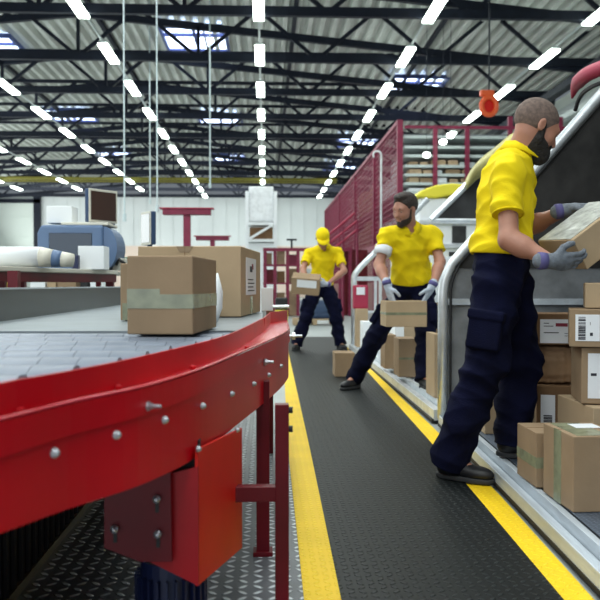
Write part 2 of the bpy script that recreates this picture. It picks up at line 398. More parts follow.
tag(b.build('skirt_curtain', M['black']), 'black ribbed panel in the dark beneath the conveyor, lower left', 'panel')

# ---------------------------------------------------------------- the red curved conveyor
CZ = .785
conv = thing('curved_conveyor', (-.2, 2.2, 0), 'red curved roller conveyor carrying two big brown boxes, foreground left', 'conveyor')
ZG, ZLIP, ZSK = .782, .73, .54
gp = [onz(x, y, ZG) for x, y in ((-70, 400), (0, 383), (60, 372.5), (120, 361), (170, 350), (220, 337.5), (243, 328.5), (264, 318))]
gp = smooth_path(gp, 8)
end = [onz(270, 312.5, ZG), onz(287, 310.5, ZG)]
lp = [onz(x, y, ZLIP) for x, y in ((-70, 438), (0, 422), (75, 403), (145, 388), (200, 371), (240, 354), (270, 341), (284, 334), (289.5, 330))]
lp = smooth_path(lp, 8); lp.append(Vector((lp[-1].x+.01, lp[-1].y+.5, ZLIP)))
# skirt follows the lip; resample both by arc-length
def resample(P, n):
    d = [0]
    for a, b_ in zip(P, P[1:]): d.append(d[-1]+(b_-a).length)
    d = np.array(d); t = np.linspace(0, d[-1], n); A_ = np.array([list(p) for p in P])
    return [Vector([float(np.interp(q, d, A_[:, k])) for k in range(3)]) for q in t]
G = resample(gp, 60); LP = resample(lp, 60)
def off(P, dxy, z):
    out = []
    for i, p in enumerate(P):
        t_ = (P[min(i+1, len(P)-1)]-P[max(i-1, 0)]); n_ = Vector((t_.y, -t_.x, 0)).normalized()
        q = p+n_*dxy; out.append(Vector((q.x, q.y, z)))
    return out
b = MB(); gi = off(G, -.006, ZG); go = off(G, 0, ZG); gib = off(G, -.006, .70); gob = off(G, .004, ZLIP-.005)
b.strip(go, gi); b.strip(gi, gib); b.strip(gob, go)
e0, e1 = end; q = Vector((G[-1].x, G[-1].y, ZG))
b.beam(Vector((q.x, q.y, .745)), Vector((e0.x, e0.y, .745)), .006, .074); b.beam(Vector((e0.x, e0.y, .745)), Vector((e1.x, e1.y, .745)), .006, .078)
b.build('guard_rail', M['red'], conv, smooth=False)
b = MB(); LI = off(LP, 0, ZLIP)
Gm = [Vector((g.x, g.y, ZLIP-.004)) for g in G]; Gm[-1] = Vector((e1.x, e1.y, ZLIP-.004)); Gm[-2] = Vector((e0.x, e0.y, ZLIP-.004))
b.strip(LI, Gm); b.build('ledge', M['red_ledge'], conv, smooth=True)
b = MB(); tb = off(LP, -.003, ZLIP+.003); b.tube(tb, .0035, 8); b.build('rim_bead', M['red_ledge'], conv, smooth=True)
b = MB(); a1 = off(LP, .002, ZLIP); a2 = off(LP, .002, ZLIP-.052); a3 = off(LP, -.006, ZLIP-.052); b.strip(a2, a1); b.strip(a3, a2); b.build('upper_flange', M['red'], conv, smooth=False)
b = MB(); a1 = off(LP, -.004, ZLIP-.03); zs = lambda P_: [Vector((p_.x, p_.y, float(np.interp(p_.y, [.9, 1.17, 1.4, 1.76, 3.1], [.575, .566, .55, .534, .52])))) for p_ in P_]; a2 = zs(off(LP, -.004, ZSK)); a3 = zs(off(LP, -.014, ZSK)); a4 = off(LP, -.014, ZLIP-.03); b.strip(a2, a1); b.strip(a3, a2); b.strip(a4, a3)
b.build('skirt', M['red'], conv, smooth=False)
def on_skirt(px, py, o_=.0):
    """point of the skirt seen at a pixel"""
    best = None
    for i in range(len(LP)-1):
        a, c = LP[i], LP[i+1]; r = ray(px, py)
        # solve r.xy*t = a+(c-a)*s
        den = r.x*(c.y-a.y)-r.y*(c.x-a.x)
        if abs(den) < 1e-9: continue
        s_ = (r.y*a.x-r.x*a.y)/den if False else None
        mtx = np.array([[r.x, -(c.x-a.x)], [r.y, -(c.y-a.y)]])
        t_, s_ = np.linalg.solve(mtx, np.array([a.x, a.y]))
        if -.01 <= s_ <= 1.01 and t_ > 0 and (best is None or t_ < best[0]):
            n_ = Vector((c.y-a.y, -(c.x-a.x), 0)).normalized()
            best = (t_, Vector((0, 0, CAMZ))+r*t_+n_*o_, n_)
    return best[1], best[2]
for px, py, r_ in ((147, 406, .0085), (265, 362, .011)):
    p, n_ = on_skirt(px, py); b = MB(); b.cyl(p-n_*.01, p+n_*.004, r_*1.15, 14); b.cyl(p+n_*.004, p+n_*.011, r_*.85, 6); b.cyl(p+n_*.011, p+n_*.03, r_*.5, 10)
    lab(b.build('bolt', M['zinc'], conv, smooth=False), 'large zinc bolt with a projecting stud')
for px, py in ((55, 453), (117, 435), (165, 420), (203, 406), (232, 394), (254, 384), (269, 375), (281, 366)):
    p, n_ = on_skirt(px, py); b = MB(); b.cyl(p-n_*.008, p+n_*.002, .0085, 12); b.ball(p+n_*.002, .0068, 10, 6)
    b.build('bolt', M['zinc'], conv, smooth=True)
p = Vector((lp[-2].x, lp[-2].y, 0)) ; p = onz(292, 336, ZLIP-.025); p2 = p+Vector((.045, .0, 0))
b = MB(); b.cyl(p-Vector((.03, 0, 0)), p2, .006, 10); b.cyl(p+Vector((.0, 0, 0)), p+Vector((.014, 0, 0)), .018, 6); lab(b.build('bolt', M['zinc'], conv), 'zinc bolt sticking out of the rim end')
for px, py in ((118, 389), (193, 369), (247, 349), (20, 413)):
    p = onz(px, py, ZLIP); b = MB(); b.box((p.x, p.y, ZLIP+.003), (.012, .02, .012), rz=.3); b.build('ledge_clip', M['red'], conv, bevel=.003)
# deck, belt and rollers
def gx(y): return float(np.interp(y, [g.y for g in G], [g.x for g in G]))
ys = np.linspace(1.05, 4.6, 30)
b = MB(); b.add([(gx(float(y))-.006, float(y), CZ-.042) for y in ys]+[(-1.5, float(y), CZ-.042) for y in ys], [(30+i, i, i+1, 31+i) for i in range(29)]); b.build('deck', M['gap'], conv)
ys = np.linspace(2.60, 6.6, 30)
b = MB(); n = 30
b.strip([(-1.075, float(y), CZ-.003) for y in ys], [(min(gx(float(y)), 9)-.007, float(y), CZ-.003) for y in ys]); b.strip([(-1.075, 2.60, CZ-.04), (-1.075, 2.60, CZ-.003)], [(gx(2.6)-.007, 2.60, CZ-.04), (gx(2.6)-.007, 2.60, CZ-.003)]); b.build('belt', M['belt'], conv)
th = math.radians(-5)
k = 0; y0 = 1.12
rows = []
while y0 < 2.62:
    b = MB(); wrow = .155; off_ = (k % 2)*.040+.006*(k % 3)
    x = -1.06-off_
    while x < .1:
        x1 = x+.0788
        cx, cy = (x+x1)/2, y0+wrow/2
        ycen = cy+math.sin(th)*(cx+.5)
        lim = min(gx(ycen-wrow/2-.01), gx(ycen+wrow/2))-.02; xa, xb = max(x, -1.07), min(x1, lim)
        if xb-xa > .012 and ycen+wrow/2 < 2.9:
            m_ = 10; A1 = []; A2 = []
            for j in range(m_+1):
                u = j/m_; yy = ycen-wrow/2+.001+(wrow-.001)*u; zz = CZ-.036+.031*math.sin(PI*u)**.8
                A1.append((xa, yy+math.sin(th)*(xa-cx), zz)); A2.append((xb, yy+math.sin(th)*(xb-cx), zz))
            b.strip(A2, A1)
            b.strip([(p_[0], p_[1], CZ-.042) for p_ in A2], A2); b.strip(A1, [(p_[0], p_[1], CZ-.042) for p_ in A1])
        x += .08
    b.build('roller', M['roller'], conv, smooth=True); y0 += .162; k += 1
b = MB(); b.ext((-1.095, 1.6, CZ-.1), (-1.08, 6.6, .912)); b.build('side_panel', M['stainless'], conv)
b = MB(); b.beam((-1.0875, 1.6, .915), (-1.0875, 6.6, .915), .022, .008); b.build('panel_cap', M['alu'], conv)
# support legs and stretcher
def leg(px, py, z1, w_, m_='red_dark', foot=True):
    p = onz(px, py, 0); b = MB(); b.ext((p.x-w_/2, p.y-w_/2, .0), (p.x+w_/2, p.y+w_/2, z1))
    if foot: b.ext((p.x-w_*.75, p.y-w_*.75, -.003), (p.x+w_*.75, p.y+w_*.75, .012))
    b.build('leg', M[m_], conv, bevel=.002); return p
pa = leg(263, 553, .6, .045)
pb = onz(282, 618, 0); b = MB(); b.ext((pb.x-.019, pb.y-.019, 0), (pb.x+.019, pb.y+.019, .6)); b.build('leg', M['red_dark'], conv, bevel=.002)
for yy in (410, 429):
    q = at(287.5, yy, pb.y-.0); b = MB(); b.cyl((pb.x+.015, q.y, q.z), (pb.x+.03, q.y, q.z), .009, 8); b.build('bolt', M['black'], conv)
q = at(262, 493, pb.y); b = MB(); b.beam((pb.x-.22, pb.y, q.z), (pb.x, pb.y, q.z), .035, .042); b.build('stretcher', M['red_dark'], conv, bevel=.002)
pc = Vector((-.62, 1.5, 0)); b = MB(); b.ext((pc.x-.03, pc.y-.03, 0), (pc.x+.03, pc.y+.03, .6)); b.build('leg', M['red_dark'], conv, bevel=.002)
b = MB(); b.ext((.0, 4.4, 0), (.045, 4.445, .6)); b.build('leg', M['red_dark'], conv, bevel=.002)
b = MB(); b.ext((-1.12, 5.8, 0), (-1.07, 5.85, .7)); b.build('leg', M['red_dark'], conv, bevel=.002)
b = MB(); b.ext((-1.12, 2.6, 0), (-1.07, 2.65, .7)); b.build('leg', M['red_dark'], conv, bevel=.002)
# drive bracket: bright plate, dark gearbox side, motor
p1, n1 = on_skirt(193, 452); p2, n2 = on_skirt(238, 431); dirp = Vector((p2.x-p1.x, p2.y-p1.y, 0)); nn = Vector((dirp.y, -dirp.x, 0)).normalized()
def zat(px, py, P): r = ray(px, py); return CAMZ+r.z*(P.y/r.y)
p1 = p1+nn*.012; p2 = p2+nn*.012
zt1, zt2 = zat(193, 449, p1), zat(238, 428, p2); zb1, zb2 = zat(193, 586, p1), zat(238, 548, p2)
zb = (zb1+zb2)/2
b = MB(); b.prism([(p1.x, p1.y, zb1), (p2.x, p2.y, zb2), (p2.x, p2.y, zt2), (p1.x, p1.y, zt1)], nn*-.008)
pl_ = b.build('drive_cover', M['red_plate'], conv, bevel=.0015)
s1 = p1-dirp.normalized()*.005-nn*.11
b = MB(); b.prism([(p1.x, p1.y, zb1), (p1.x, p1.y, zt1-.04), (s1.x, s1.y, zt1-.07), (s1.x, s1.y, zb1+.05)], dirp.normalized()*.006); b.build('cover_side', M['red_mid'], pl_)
for px, py in ((198, 449), (237, 430)):
    r = ray(px, py); p = Vector((0, 0, CAMZ))+r*((p1.dot(nn))/(Vector((r.x, r.y, 0)).dot(nn))) ; b = MB(); b.cyl(p-nn*.004, p+nn*.003, .0075, 12); b.ball(p+nn*.003, .006, 10, 6); b.build('bolt', M['zinc'], pl_, smooth=True)
YB = 1.80
c0, c1 = at(105, 468, YB), at(170, 556, YB)
b = MB(); b.prism([at(104, 440, YB), at(170, 440, YB), at(172, 562, YB), at(140, 562, YB), at(104, 548, YB)], (0, .008, 0)); gb = b.build('gearbox_plate', M['red_dark'], conv, bevel=.001)
b = MB(); b.prism([at(160, 440, YB+.06), at(200, 440, YB+.06), at(200, 520, YB+.06), at(160, 520, YB+.06)], (0, .05, 0)); b.build('dark_backing', M['black'], conv, bevel=.001)  # black backing added to darken the gap and hide the bright floor
for px, py, hh in ((115, 528, 12), (158, 533, 12), (157, 498, 8)):
    p = at(px, py, YB-.003); b = MB(); b.cyl(p, p-Vector((0, .014, 0)), .0085, 12); b.ball(p-Vector((0, .014, 0)), .0065, 8, 6); b.build('bolt', M['zinc'], gb, smooth=True)
    b = MB(); b.box(p+Vector((0, .001, -.018)), (.008, .002, .03)); b.build('slot', M['black'], gb)
mc = at(171, 576, 1.98); b = MB(); b.cyl((mc.x, mc.y, mc.z-.16), (mc.x, mc.y, mc.z+.05), .074, 24)
for k in range(24):
    a = 2*PI*k/24; b.beam((mc.x+.078*math.cos(a), mc.y+.078*math.sin(a), mc.z-.155), (mc.x+.078*math.cos(a), mc.y+.078*math.sin(a), mc.z+.015), .005, .022, up=(math.cos(a), math.sin(a), 0))
b.build('motor', M['motor'], conv)

# ---------------------------------------------------------------- cartons
def carton(loc, size, rz, label, group, m='card', tapes=(), labels=(), name='cardboard_box', tilt=None, seam=True, open_flaps=False):
    """loc = bottom centre"""
    wx, wy, h = size; loc = Vector(loc)
    b = MB(); b.box((0, 0, h/2), size)
    o = b.build(name, M[m], bevel=min(.004, wx*.02)); o.location = loc
    o.rotation_euler = tilt if tilt else (0, 0, rz)
    tag(o, label, 'box', group)
    e = .0012
    def quad(face, u0, u1, v0, v1, mt, nm, extra=()):
        """u along face width (-.5..+.5), v height 0..1"""
        def P(u, v, d):
            if face == 'f': return (u*wx, -wy/2-d, v*h)
            if face == 'b': return (-u*wx, wy/2+d, v*h)
            if face == 'r': return (wx/2+d, u*wy, v*h)
            if face == 'l': return (-wx/2-d, -u*wy, v*h)
            if face == 't': return (u*wx, (v-.5)*wy, h+d)
        q = MB(); mts = [M[mt]]
        def sl(u0, u1, v0, v1, d, mi):
            a = [P(u0, v0, d), P(u1, v0, d), P(u1, v1, d), P(u0, v1, d)]; z = [P(u0, v0, -.0005), P(u1, v0, -.0005), P(u1, v1, -.0005), P(u0, v1, -.0005)]
            q.add(a+z, [(0, 1, 2, 3), (0, 4, 5, 1), (1, 5, 6, 2), (2, 6, 7, 3), (3, 7, 4, 0)], mi)
        sl(u0, u1, v0, v1, e*(1.9 if mt == 'paper' else 1), 0)
        if extra:
            mts += [M['ink'], M['ink_red']]
            for (a, b_, c, d, mi) in extra:
                sl(u0+(u1-u0)*a, u0+(u1-u0)*b_, v0+(v1-v0)*c, v0+(v1-v0)*d, e*2.5, mi)
        p = q.build(nm, mts); p.parent = o; return p
    for (face, u0, u1, v0, v1) in tapes: quad(face, u0, u1, v0, v1, 'tape', 'tape')
    for (face, u0, u1, v0, v1, ex) in labels: quad(face, u0, u1, v0, v1, 'paper', 'shipping_label', ex)
    if seam:
        b = MB(); b.box((0, 0, h), (wx*.99, .003, .0022)); p = b.build('flap_seam', M['card_dark']); p.parent = o
    return o
def code(side='v', x0=.1, x1=.5, y0=.1, y1=.9, n=12):
    out = []; t = 0
    r = random.Random(5)
    for k in range(n):
        w_ = r.choice((.35, .6, .8))/n
        a = k/n
        if side == 'v': out.append((x0+(x1-x0)*a, x0+(x1-x0)*(a+w_), y0, y1, 1))
        else: out.append((x0, x1, y0+(y1-y0)*a, y0+(y1-y0)*(a+w_), 1))
    return out
def lines(x0, x1, ys, t=.03, mi=1): return [(x0, x1-(.1 if i % 2 else 0), y, y+t, mi) for i, y in enumerate(ys)]

gcv = 'boxes on the red conveyor'
fr = onz(193, 335, CZ); fl = onz(131.5, 334, CZ); wv = fr-fl; rz = math.atan2(wv.y, wv.x); W_ = wv.length; D_ = .40; H_ = .229
rz = -.11; cc = fr+Matrix.Rotation(rz, 3, 'Z') @ Vector((-W_/2, D_/2, 0)); cc.z = CZ+.001
o = carton(cc, (W_, D_, H_), rz, 'medium brown cardboard box with a green tape band, front on the red conveyor', gcv, 'card',
       tapes=[('f', -.5, .5, .33, .51), ('r', -.5, .5, .33, .51), ('f', -.5, .0, .51, .58)])
bb = MB(); bb.ext((-W_/2-.0002, -D_/2-.0012, H_-.004), (W_/2, D_/2, H_+.0002)); 
fr = onz(241, 317, CZ); W2, D2, H2 = .475, .70, .32
cc = fr+Matrix.Rotation(-.12, 3, 'Z') @ Vector((-W2/2, D2/2, 0)); cc.z = CZ+.001
o = carton(cc, (W2, D2, H2), -.12, 'largest cardboard box on the red conveyor, white label on its right side', gcv, 'card_pale',
       labels=[('r', -.28, .22, .30, .86, [(.35, .6, .62, .78, 1), (.55, .7, .7, .85, 2)]+lines(.15, .8, (.1, .2, .3, .4)))], tapes=[('r', -.06, .06, .0, .28)], seam=True)
b = MB(); b.box((-.02, -D2/2-.001, H2/2), (.003, .002, H2*.98)); b.build('flap_seam', M['card_dark']).parent = o
b = MB(); b.prism([(-.06, -D2/2-.002, H2), (.02, -D2/2-.002, H2), (.0, -D2/2-.002, H2-.03), (-.045, -D2/2-.002, H2-.026)], (0, .002, 0)); b.build('tape', M['tape_brown']).parent = o
p = onz(118, 320.5, CZ)
o = carton(Vector((p.x+.14, p.y+.13, CZ+.001)), (.27, .25, .232), .04, 'dented brown cardboard box half hidden left behind the front conveyor box', gcv, 'card', tapes=[('f', -.47, -.32, 0, .3)])
# white paper parcel between the boxes
b = MB(); p = at(217, 320, 2.95)
for k in range(9):
    pass
pr = [(.0, .0), (.012, .04), (.016, .09), (.012, .14), (.002, .18)]
A = [Vector((p.x-.05+u, 2.95, CZ+.002+v)) for u, v in pr]
b.v = []; b.tube([Vector((p.x-.02, 3.06, CZ+.002)), Vector((p.x-.008, 3.06, CZ+.06)), Vector((p.x-.006, 3.06, CZ+.12)), Vector((p.x-.012, 3.06, CZ+.19))], [.014, .022, .022, .010], 12)
tag(b.build('paper_parcel', M['white'], smooth=True), 'white padded parcel squeezed between the front and the largest conveyor boxes', 'parcel')
p = onz(266, 318, CZ)
b = MB(); b.ext((-.022, 4.45, CZ+.001), (.045, 4.55, CZ+.13)); tag(b.build('white_carton', M['white'], bevel=.003), 'small white carton at the far rim of the conveyor, right of the largest box', 'box')
b = MB(); q = at(285, 306.5, 6.0); b.cyl(Vector((q.x-.16, 6, q.z)), Vector((q.x+.03, 6, q.z)), .012, 10); b.cyl(Vector((q.x-.16, 6, 0)), Vector((q.x-.16, 6, q.z+.01)), .02, 10); b.cyl((q.x-.16, 6, 0), (q.x-.16, 6, .02), .07, 14)
tag(b.build('barrier_stand', M['alu_pale']), 'short silver barrier bar on a post behind the conveyor end', 'barrier')

# ---------------------------------------------------------------- containers
YFL = .10
gct = 'cargo containers along the mat'
def container(x0, y0, y1, depth, far_px_x, label, near_panel=False, slant_top=(2.2, 2.26), mesh_back=False, pan='alu_panel'):
    """open-sided container; x0 = front edge at y0 / at y1 given as pair"""
    xa, xb = x0
    t = thing('cargo_container', (xa, y0, 0), label, 'cargo container', gct)
    xs = slant_top[0]; ztop = slant_top[1]; zk = 1.0
    # base: floor tray
    b = MB(); b.add([(xa+.103, y0, YFL), (xa+depth, y0, YFL), (xb+depth, y1, YFL), (xb+.103, y1, YFL), (xa+.103, y0, .02), (xa+depth, y0, .02), (xb+depth, y1, .02), (xb+.103, y1, .02)],
                    [(0, 1, 2, 3), (7, 6, 5, 4), (0, 4, 5, 1), (1, 5, 6, 2), (2, 6, 7, 3), (3, 7, 4, 0)]); b.build('tray', M['cfloor'], t)
    # sill of stepped extrusions
    b = MB()
    for dx, w_, h_ in ((.018, .036, .052), (.052, .034, .040), (.085, .034, .082)):
        b.beam((xa+dx, y0, h_/2+.012), (xb+dx, y1, h_/2+.012), w_-.006, h_)
    b.beam((xa+.006, y0, .070), (xb+.006, y1, .070), .010, .014)
    s_ = b.build('sill', M['alu'], t, bevel=.003)
    b = MB(); b.beam((xa+.036, y0, .052), (xb+.036, y1, .052), .006, .008); b.beam((xa+.107, y0, .095), (xb+.107, y1, .095), .009, .006)
    b.beam((xa+.06, y0, .014), (xb+.06, y1, .014), .12, .02)
    b.build('seal_strip', M['black'], s_)
    xd = xb+depth
    # far end wall with the slanted edge
    xf = xb+.025
    poly = [(xf, y1, YFL), (xd, y1, YFL), (xd, y1, ztop), (xs+.02, y1, ztop), (xf, y1, zk)]
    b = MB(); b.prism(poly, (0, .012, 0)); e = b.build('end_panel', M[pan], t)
    b = MB(); b.prism([(xf+.10, y1-.006, 1.04), (xd, y1-.006, 1.04), (xd, y1-.006, ztop), (xs+.04, y1-.006, ztop)], (0, .005, 0)); lab(b.build('end_shading', M['shading'], t), 'upper sheet with painted-in lining')  # extra dark sheet paints the shade on the upper end panel
    b = MB()
    b.ext((xf+.02, y1-.02, .80), (xd, y1+.001, .84)); b.ext((xf+.02, y1-.02, .30), (xd, y1+.001, .315)) if False else None
    b.build('rib', M['alu'], e)
    b = MB()
    path = [Vector((xf, y1-.02, .06)), Vector((xf, y1-.02, zk-.12)), Vector((xf+.015, y1-.02, zk-.03)), Vector((xf+.06, y1-.02, zk+.07)), Vector((xs, y1-.02, ztop))]
    path = [path[0]]+smooth_path(path[1:4], 5)+[path[4]]
    b.tube(path, .032, 10); b.build('end_post', M['alu_pale'], t, smooth=True)
    b = MB(); b.tube([p_+Vector((.05, -.01, 0)) for p_ in path], .008, 6); b.build('piping', M['black'], e)
    # roof and back
    b = MB(); b.add([(xs, y0, ztop), (xd, y0, ztop), (xd, y1, ztop), (xs, y1, ztop), (xs, y0, ztop+.03), (xd, y0, ztop+.03), (xd, y1, ztop+.03), (xs, y1, ztop+.03)], [(3, 2, 1, 0), (4, 5, 6, 7), (0, 1, 5, 4), (2, 3, 7, 6), (1, 2, 6, 5), (3, 0, 4, 7)])
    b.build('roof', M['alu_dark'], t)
    b = MB(); b.tube([(xs, y0, ztop), (xs, y1, ztop)], .03, 8); b.build('roof_rail', M['alu_pale'], t)
    if not mesh_back:
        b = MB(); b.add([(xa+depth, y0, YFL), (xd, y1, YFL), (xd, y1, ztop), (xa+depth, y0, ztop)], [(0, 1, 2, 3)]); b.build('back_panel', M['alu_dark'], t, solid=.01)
        b = MB(); b.beam((xa+depth-.02, y0, .82), (xd-.02, y1, .82), .03, .03); b.build('back_rib', M['alu'], t)
    return t
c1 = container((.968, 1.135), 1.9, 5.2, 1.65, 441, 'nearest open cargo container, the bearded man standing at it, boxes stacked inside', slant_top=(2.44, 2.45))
# second: lighter, grid sides
def container2():
    xa, xb = 1.135, 1.20; y0, y1 = 5.35, 11.4
    t = thing('cargo_container', (xa, y0, 0), 'farther open cargo container behind the man lifting a box, pale tube frame', 'cargo container', gct)
    b = MB(); b.add([(xa+.13, y0, YFL), (xa+1.2, y0, YFL), (xb+1.2, y1, YFL), (xb+.13, y1, YFL), (xa+.13, y0, .02), (xa+1.2, y0, .02), (xb+1.2, y1, .02), (xb+.13, y1, .02)],
                    [(0, 1, 2, 3), (7, 6, 5, 4), (0, 4, 5, 1), (1, 5, 6, 2), (2, 6, 7, 3), (3, 7, 4, 0)]); b.build('tray', M['alu'], t)
    b = MB()
    for dx, w_, h_ in ((.022, .044, .075), (.066, .044, .055), (.105, .034, .10)): b.beam((xa+dx, y0, h_/2+.012), (xb+dx, y1, h_/2+.012), w_-.006, h_)
    b.build('sill', M['alu_pale'], t, bevel=.003)
    b = MB(); b.beam((xa+.04, y0, .012), (xb+.04, y1, .012), .1, .02); b.build('seal_strip', M['black'], t)
    for Y, x in ((y1-.1, xb+.06),):
        b = MB(); pth = [Vector((x, Y, .06)), Vector((x, Y, .98))]+smooth_path([Vector((x, Y, 1.0)), Vector((x+.015, Y, 1.08)), Vector((x+.09, Y, 1.18))], 4)+[Vector((x+1.05, Y, 2.15))]
        b.tube(pth, .042, 10); b.build('end_post', M['alu_pale'], t, smooth=True)
        b = MB(); b.beam((x, Y, 1.02), (x+.55, Y, 1.02), .05, .06); b.beam((x, Y, .55), (x+.55, Y, .55), .03, .03); b.beam((x+.55, Y, .1), (x+.55, Y, 1.6), .05, .05)
        b.build('cross_rail', M['alu_pale'], t)
    # vertical bars of the middle frame
    for i, (px, Y) in enumerate(((376, 9.3), (381, 8.8))): 
        b = MB(); p = onz(px, 285+FPX*.85/Y, .08); b.beam((p.x+.0, Y, .08), (p.x, Y, .98), .03, .03); b.build('grid_bar', M['alu_pale'], t)
    # raised lid flap with silver rim
    Y = 8.2
    P = [at(431, 220, Y), at(481, 171, Y), at(520, 150, Y), at(540, 150, Y), at(540, 221, Y)]
    b = MB(); b.prism(P, (0, .03, 0)); f = b.build('raised_flap', M['alu_dark'], t)
    b = MB(); b.tube([P[0], P[1], P[2]], .035, 8); b.tube([P[0], P[4]], .02, 8); b.build('flap_rim', M['alu_pale'], f)
    b = MB(); q = P[4]; b.beam((q.x-.1, Y, .1), (q.x-.1, Y, q.z), .05, .05); b.build('flap_post', M['alu_pale'], t)
    b = MB(); b.add([(xa+1.2, y0, YFL), (xa+1.2, y0, 1.3), (xb+1.2, y1, 1.3), (xb+1.2, y1, YFL)], [(0, 1, 2, 3)]); b.build('back_panel', M['alu'], t, solid=.01)
    return t
c2 = container2()
# olive tarp draped over the raised flap
Y = 8.2
b = MB(); top = [at(463, 190, Y), at(470, 172, Y), at(482, 158, Y), at(497, 146, Y), at(512, 134, Y), at(530, 128, Y)]
bot = [at(466, 190, Y-.15), at(476, 180, Y-.2), at(490, 172, Y-.2), at(505, 163, Y-.22), at(518, 158, Y-.2), at(532, 156, Y-.2)]
mid = [(a+c)/2+Vector((0, -.16, .06)) for a, c in zip(top, bot)]
top2 = [p_+Vector((0, .12, -.04)) for p_ in top]
for a, c in ((top2, top), (top, mid), (mid, bot)): b.strip(smooth_path(a, 4), smooth_path(c, 4))
o = b.build('tarpaulin', M['tarp'], smooth=True, solid=.01); tag(o, 'olive yellow tarpaulin draped behind the bearded man, over the raised flap', 'tarpaulin')
# rolled red cover on top of nearest container
b = MB(); pp = [at(572, 98, 4.6), at(577, 84, 4.5), at(588, 74, 4.3), at(612, 64, 4.1)]
pp = smooth_path(pp, 5); b.tube(pp, [.006+.034*min(1, i/6) for i in range(len(pp))], 12)
tag(b.build('rolled_cover', M['pink_red'], smooth=True), 'rolled dark red cover lying along the top of the nearest container', 'cover')
b = MB(); b.tube([p_+Vector((.02, 0, -.07)) for p_ in pp], .012, 8); x_ = b.build('cover_strap', M['black']); tag(x_, 'black strap under the rolled red cover', 'strap')

gin = 'boxes stacked in the nearest container'
def fbox(px, Y, z0, z1, w_, d_, yaw, label, m='card', **k):
    c = at(px, 300, Y)+Matrix.Rotation(math.radians(yaw), 3, 'Z') @ Vector((w_/2, d_/2, 0))
    return carton((c.x, c.y, z0+.001), (w_, d_, z1-z0-.002), math.radians(yaw), label, gin, m, **k)
def lbox(c_, l_, z0, w_, h_, label, m='card', **k):
    c, l = onz(*c_), onz(*l_); d = l-c; yaw = math.atan2(-d.x, d.y); q = c+Matrix.Rotation(yaw, 3, 'Z') @ Vector((w_/2, d.length/2, 0))
    return carton((q.x, q.y, z0+.001), (w_, d.length, h_), yaw, label, gin, m, **k)
def cbox(x0, x1, y0, y1, z0, z1, label, m='card', g=gin, rz=0, **k):
    return carton(((x0+x1)/2, (y0+y1)/2, z0+.001), (x1-x0, y1-y0, z1-z0-.002), rz, label, g, m, **k)
lbox((573, 513, .1), (543, 492, .1), YFL, .20, .278, 'brown box with a vertical tape strip, nearest on the container floor', tapes=[('l', -.12, .12, 0, 1), ('t', -.4, .2, .05, .95)] , labels=[('t', -.1, .4, .55, .85, [])])
lbox((536, 488, .1), (517, 474, .1), YFL, .17, .225, 'brown box with a tape band on the container floor beside the nearest box', tapes=[('l', -.5, .5, .35, .55), ('f', -.5, -.3, .35, .55)])
cbox(1.345, 1.75, 3.22, 3.62, YFL, .427, 'pale brown box behind the two nearest floor boxes', 'card_pale')
fbox(537, 3.9, YFL, .435, .17, .2, -18, 'upright brown box with a narrow white barcode label under the crumpled parcel', 'card_dark', labels=[('f', -.38, .02, .12, .86, code('h', .2, .8, .45, .6, 5)+code('h', .2, .8, .05, .15, 4))])
cbox(1.57, 1.85, 3.84, 4.12, YFL, .435, 'brown box at the bottom of the stack, right of the upright barcode box', 'card_dark')
fbox(536, 3.88, .636, .79, .25, .22, -12, 'brown box with white shipping form and red mark, on the crumpled parcel', 'card_dark',
     labels=[('f', -.42, .42, .05, .82, [(.35, .62, .70, .84, 2)]+lines(.08, .3, (.7, .82), .03)+lines(.08, .42, (.42,), .04)+lines(.55, .9, (.3, .4), .02))])
fbox(582, 3.30, .43, .668, .32, .26, -12, 'brown box with a big white label at the right edge of the photo', labels=[('f', -.42, .3, .1, .9, lines(.05, .15, (.5, .62), .06)+lines(.3, .9, (.2, .3, .7), .02))])
fbox(569.5, 3.30, .67, .83, .30, .26, -20, 'brown box with a barcode label on top of the big-label box', labels=[('f', -.42, -.1, .16, .86, code('h', .12, .42, .05, .95, 14)+lines(.6, .72, (.2, .6), .12))])
fbox(585, 3.34, .831, .94, .22, .2, -20, 'small pale box, topmost in the nearest container', 'card_pale', tapes=[('f', -.18, .0, .0, 1)])
cbox(1.22, 1.52, 4.38, 4.7, YFL, .36, 'brown box behind the legs of the bearded man', 'card_pale')
cbox(1.66, 1.95, 3.86, 4.12, .437, .72, 'dark brown box at the back of the stack, right of the crumpled parcel', 'card_dark')
